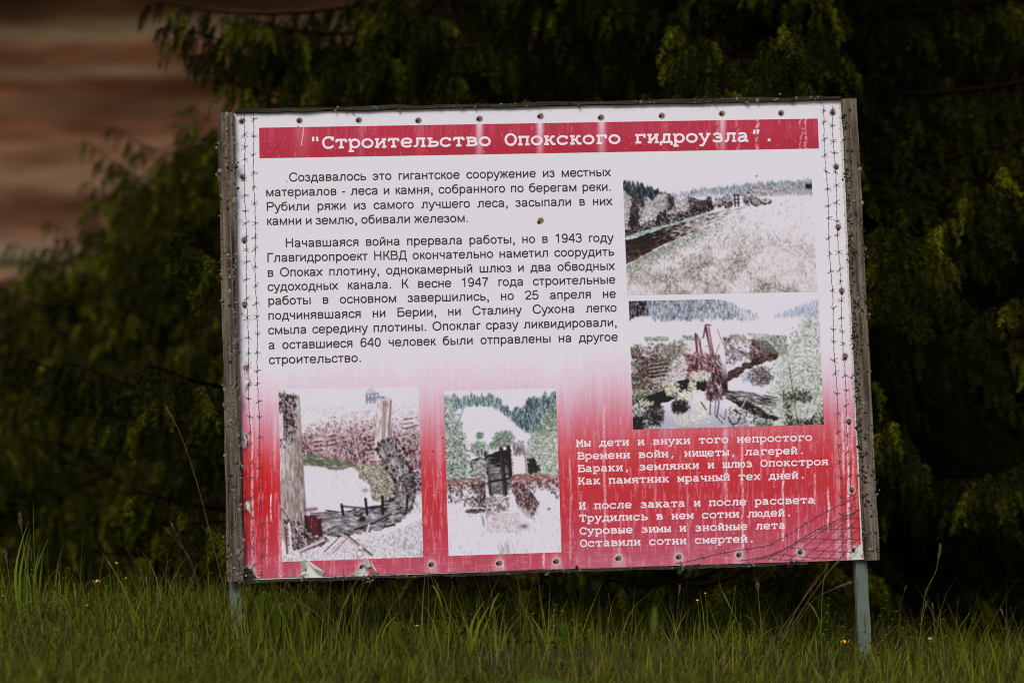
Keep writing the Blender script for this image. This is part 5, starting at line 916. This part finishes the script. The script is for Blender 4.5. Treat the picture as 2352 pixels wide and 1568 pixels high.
def tall_grass(pix, Y, label, head=.05, wid=.0016, c=G1, leaves=3, group='tall green grass stalks'):
    path = plant_path(pix, Y); root, p = put_plant('tall_grass_stalk', path, label, 'grass stalk', group); mb = MB(); q = np.random.default_rng(int(abs(pix[0][0]) + 3)); mb.tube(p, np.linspace(wid, wid * .45, len(p)), 5, c)
    for k in range(leaves):
        i = int(len(p) * (.15 + .5 * k / max(leaves, 1))); a = q.uniform(0, 6.28); leaf(mb, p[i], (math.cos(a) * .45, math.sin(a) * .3, 1), q.uniform(.1, .2), .0028, np.array(c) * q.uniform(.8, 1.1), .5, 9)
    mb.build('stem', m_plant, root, tint=True)
    if head:
        mb = MB(); d = p[-1] - p[-3]; d /= np.linalg.norm(d)
        for k in range(34):
            t = k / 34; cc = p[-1] - d * head * t; o = q.normal(0, 1, 3); o -= o.dot(d) * d; o /= np.linalg.norm(o); w_ = .0045 * math.sin(math.pi * min(.12 + t * .95, 1)) + .001
            mb.tube([cc, cc + o * w_ + d * .003, cc + o * w_ * 1.1 + d * .009], (.0008, .0012, .0003), 4)
        mb.build('seed_head', m_head, root)
for a in (([(45, 1180), (58, 1290), (65, 1400), (70, 1490)], -.25, 'tallest grass stalk with a plump seed head in the tuft at the left edge', .05), ([(12, 1262), (28, 1370), (45, 1480)], -.2, 'grass stalk with a brown seed head at the very left edge', .045),
          ([(66, 1255), (85, 1350), (92, 1480)], -.2, 'grass stalk with a nodding seed head in the left tuft, right of the tallest', .045), ([(76, 1155), (80, 1300), (95, 1420), (98, 1490)], -.22, 'long bare grass blade rising highest above the left tuft', 0),
          ([(188, 1335), (175, 1400), (168, 1480)], -.15, 'upright grass blade between the left tuft and the yellow flower', 0), ([(1000, 1330), (1016, 1400), (1020, 1500)], -.2, 'grass stalk standing straight up in front of the lower rail', .0),
          ([(801, 1328), (812, 1370), (808, 1420), (806, 1490)], -.1, 'bright forked grass blade under the second torn flap', 0), ([(1645, 1288), (1656, 1350), (1680, 1400), (1720, 1480)], 0, 'long grass blade curving under the lower right edge of the board', 0),
          ([(1690, 1345), (1678, 1420), (1660, 1500)], -.2, 'bright leaning grass blade below the last line of the poem', 0), ([(1900, 1292), (1890, 1350), (1886, 1440), (1888, 1520)], -.15, 'green stalk rising past the board corner beside the leaning straws', 0),
          ([(2228, 1405), (2200, 1450), (2180, 1520)], -.2, 'curved grass blade right of the right post', 0), ([(2160, 1252), (2150, 1310), (2124, 1370), (2110, 1500)], .1, 'tall sorrel-like green stalk with a beaded tip right of the right post', .05),
          ([(560, 1350), (548, 1420), (540, 1500)], -.2, 'grass blade standing against the left post', 0), ([(1150, 1386), (1120, 1430), (1095, 1500)], -.25, 'grass blade leaning right near the paired broad blades', 0), ([(1740, 1300 + 40), (1745, 1400), (1752, 1500)], -.1, 'thin grass stalk left of the leaning straw bundle', .025)):
    tall_grass(a[0], a[1], a[2], a[3])
def broad_blades(px, py0, py1, Y, label, n=2, wid=.006, spread=30):
    b = at(px - spread * .6, py1, Y); b[2] = float(gz(b[0], b[1])) - .01; root = tag(empty('broad_grass', b), label, 'grass', 'broad bladed grasses'); q = np.random.default_rng(px)
    mb = MB(); tip = at(px, py0, Y) - b
    for k in range(n):
        t = np.linspace(0, 1, 9); off = np.array((q.uniform(-.02, .02), q.uniform(-.02, .02), -.02 * k)); P = [tip * u + off * u + np.array((-.03 * math.sin(math.pi * u) * (1 - .4 * k), 0, 0)) for u in t]
        mb.strip(P, [wid * (.5 + .5 * math.sin(math.pi * min(1, u * 1.2))) * (1 - u ** 3) + .0003 for u in t], (.85, -.5, .15), np.array(G1) * (1.1 - .15 * k))
    mb.build('blade', m_plant, root, tint=True)
broad_blades(1112, 1378, 1500, -.3, 'pair of broad pale green blades leaning right below the gate picture', 2); broad_blades(905, 1405, 1500, -.15, 'broad grass blades under the lower rail near the torn flap', 3, .004); broad_blades(62, 1195, 1492, -.22, 'broad grass blades rising among the seed heads of the left tuft', 4, .0055, 20); broad_blades(105, 1235, 1492, -.2, 'broad grass blades leaning right at the side of the left tuft', 3, .005, 24); broad_blades(655, 1400, 1495, -.2, 'broad blades beside the horsetail plants', 2, .0035)
# flowers
def flower(px, py, Y, label, kind='buttercup', size=.011, group='yellow buttercups', stem_dx=10, droop=False):
    tip = at(px, py, Y); path = plant_path([(px, py), (px + stem_dx * .4, py + 45), (px + stem_dx, max(py + 90, 1500))], Y); name = {'buttercup': 'buttercup', 'bud': 'buttercup_bud', 'blue': 'blue_wildflower', 'clover': 'clover_flower'}[kind]
    root, p = put_plant(name, path, label, 'flower', group); q = np.random.default_rng(int(px + py)); mb = MB(); mb.tube(p, np.linspace(.001, .0006, len(p)), 5, G1)
    for k in range(3): a = q.uniform(0, 6.28); leaf(mb, p[int(len(p) * (.2 + .15 * k))], (math.cos(a), math.sin(a), .5), .03, .003, G2)
    mb.build('stem', m_plant, root, tint=True); c = p[-1]
    if kind in ('buttercup', 'blue'):
        mb = MB(); n = 5
        for k in range(n):
            a = 6.283 * k / n + .3; rad = np.array((math.cos(a), math.sin(a), 0)); t = np.linspace(0, 1, 5); P = [c + rad * size * u + np.array((0, 0, size * .75 * u * u + .001)) for u in t]
            mb.strip(P, [size * .42 * math.sin(math.pi * (.12 + .7 * u)) for u in t], (-rad[1], rad[0], 0))
        mb.build('petals', m_yellow if kind == 'buttercup' else m_blue, root)
        mb = MB(); mb.tube([c, c + (0, 0, .0035), c + (0, 0, .005)], (.0025, .003, .001), 8); mb.build('flower_centre', m_head, root)
    else:
        mb = MB(); m = 30 if kind == 'clover' else 10
        for k in range(m):
            o = q.normal(0, 1, 3); o[2] = abs(o[2]); o /= np.linalg.norm(o); mb.tube([c, c + o * size * .6, c + o * size], (size * .18, size * .25, size * .06), 4)
        mb.build('flower_head', m_pale if kind == 'clover' else m_yellow, root)
flower(222, 1340, -.35, 'open yellow buttercup standing alone in the grass left of the board', size=.013, stem_dx=-14); flower(1940, 1479, -.3, 'open yellow buttercup low in the grass left of the right post', size=.014)
flower(958, 1440, -.3, 'yellow buttercup half hidden in the grass below the middle of the board', size=.008)
for x, y, lab in ((268, 1293, 'yellow bud highest on a thin stem at the left, above the open buttercup'), (289, 1328, 'yellow bud on the stem between the open buttercup and the tall dry stalk'), (199, 1390, 'small yellow bud low in the left grass below the open buttercup'), (8, 1369, 'yellow bud at the left edge beside the tall grass tuft'), (1620, 1363, 'upper of two yellow buds under the end of the poem'), (1602, 1379, 'lower of two yellow buds under the end of the poem')):
    flower(x, y, -.2, lab, 'bud', .005, 'yellow flower buds')
for x, y, lab in ((124, 1384, 'upper of two violet blue flowers in the left grass'), (136, 1400, 'lower of two violet blue flowers in the left grass'), (23, 1394, 'violet blue flower near the left edge'), (1981, 1534, 'violet blue flower at the foot of the right post'), (2003, 1542, 'violet blue flower just right of the one at the right post'), (503, 1521, 'violet blue flower low in the grass left of the left post'), (663, 1420, 'violet blue flower beside the horsetail plants')):
    flower(x, y, -.5 if y > 1500 else -.3, lab, 'blue', .006, 'small blue flowers')
flower(2136, 1467, -.1, 'cream clover head right of the right post', 'clover', .007, 'clover heads'); flower(540, 1389, 0, 'round pale seed head close to the left post', 'clover', .006, 'clover heads')
# horsetails, bedstraw, weeds
def horsetail(px, py0, py1, Y, label, wide=.042):
    path = plant_path([(px, py0), (px + 2, (py0 + py1) / 2), (px, py1)], Y); root, p = put_plant('horsetail', path, label, 'horsetail', 'horsetail plants by the left post'); q = np.random.default_rng(px); mb = MB(); mb.tube(p, np.linspace(.0015, .0007, len(p)), 5, G1); mb.build('stem', m_plant, root, tint=True)
    mb = MB(); H_ = p[-1][2]
    for t in np.linspace(.25, .985, 34):
        f = t * (len(p) - 1); i = min(int(f), len(p) - 2); c = p[i] + (p[i + 1] - p[i]) * (f - i); l = wide * (1.35 - 1.15 * t ** 2) * q.uniform(.85, 1.15)
        for k in range(11):
            a = 6.283 * k / 11 + q.uniform(-.2, .2); o = np.array((math.cos(a), math.sin(a), 0)); mb.strip([c, c + o * l * .45 + (0, 0, l * .35), c + o * l * .7 + (0, 0, l * 1.05)], (.0012, .0012, .0004), (-o[1], o[0], 0), np.array((.12, .155, .012)) * q.uniform(.8, 1.15))
    mb.build('side_branches', m_plant, root, tint=True)
for a in ((606, 1362, 1480, -.42, 'taller horsetail plant right of the left post'), (644, 1390, 1485, -.4, 'second horsetail plant just right of the taller one'), (706, 1412, 1490, -.35, 'small horsetail farthest from the left post'), (912, 1432, 1500, -.4, 'small horsetail under the middle of the lower rail')): horsetail(*a)
def bedstraw(px, py0, Y, label, dx=10):
    path = plant_path([(px, py0), (px + dx * .5, py0 + 60), (px + dx, 1500)], Y); root, p = put_plant('bedstraw_plant', path, label, 'wild plant', 'bedstraw plants'); q = np.random.default_rng(px); mb = MB(); mb.tube(p, np.linspace(.0012, .0005, len(p)), 5, G2); mb.build('stem', m_plant, root, tint=True)
    mb = MB()
    for t in np.linspace(.3, .99, 8):
        f = t * (len(p) - 1); i = min(int(f), len(p) - 2); c = p[i] + (p[i + 1] - p[i]) * (f - i)
        for k in range(8): a = 6.283 * k / 8; leaf(mb, c, (math.cos(a), math.sin(a), .35), .017 * (1.15 - .5 * t), .0016, np.array(G1) * q.uniform(.7, 1.1), .1, 4)
    mb.build('leaves', m_plant, root, tint=True)
for a in ((1052, 1402, -.25, 'bedstraw with whorled leaves below the gate picture', 6), (1278, 1388, -.2, 'bedstraw with whorled leaves left of the blurred broad-leaved weed', -10), (2040, 1378, .05, 'bedstraw reaching up right beside the right post', -50), (2060, 1402, 0, 'lower bedstraw leaning away from the right post', -50), (1440, 1432, -.3, 'small bedstraw right of the blurred broad-leaved weed', 5), (1905, 1372, -.1, 'bedstraw among the leaning straws', -6)): bedstraw(*a)
def weed(px, py, Y, label, leaves, size=1.0):
    b = at(px, py, Y); b[2] = float(gz(b[0], b[1])) - .01; root = tag(empty('leafy_weed', b), label, 'weed', 'broad-leaved weeds near the camera'); top = at(px, py, Y) - b; mb = MB(); P = bez([(0, 0, 0), top * .5 + (.01, 0, 0), top]); mb.tube(P, np.linspace(.003, .0015, len(P)), 6, G2); mb.build('stem', m_plant, root, tint=True)
    mb = MB()
    for (f, dx, dz, l, w_) in leaves: leaf(mb, P[int(f * (len(P) - 1))], (dx, .15, dz), l * size, w_ * size, np.array((.05, .075, .006)), .25, 9)
    mb.build('leaves', m_plant, root, tint=True)
weed(1305, 1475, -2.3, 'blurred broad-leaved weed close to the camera below the gate picture', [(.98, -.25, 1, .085, .012), (.97, .9, .7, .1, .009), (.7, -1, .25, .12, .013), (.8, .25, 1, .06, .008), (.55, .8, .5, .1, .01), (.35, -.5, .8, .1, .009)])
weed(1500, 1450, -1.9, 'blurred upright weed close to the camera below the poem', [(.98, .05, 1, .10, .0075), (.8, .6, .8, .09, .006), (.6, -.6, .8, .1, .008), (.4, .8, .5, .09, .007)])
weed(1610, 1500, -2.0, 'second blurred weed with narrow leaves right of the upright one', [(.98, .2, 1, .09, .006), (.7, -.7, .6, .1, .008), (.5, .8, .6, .08, .006)])
weed(1415, 1520, -1.7, 'small blurred weed between the two taller ones', [(.98, -.1, 1, .08, .008), (.7, .7, .6, .08, .008), (.5, -.8, .5, .08, .008)])
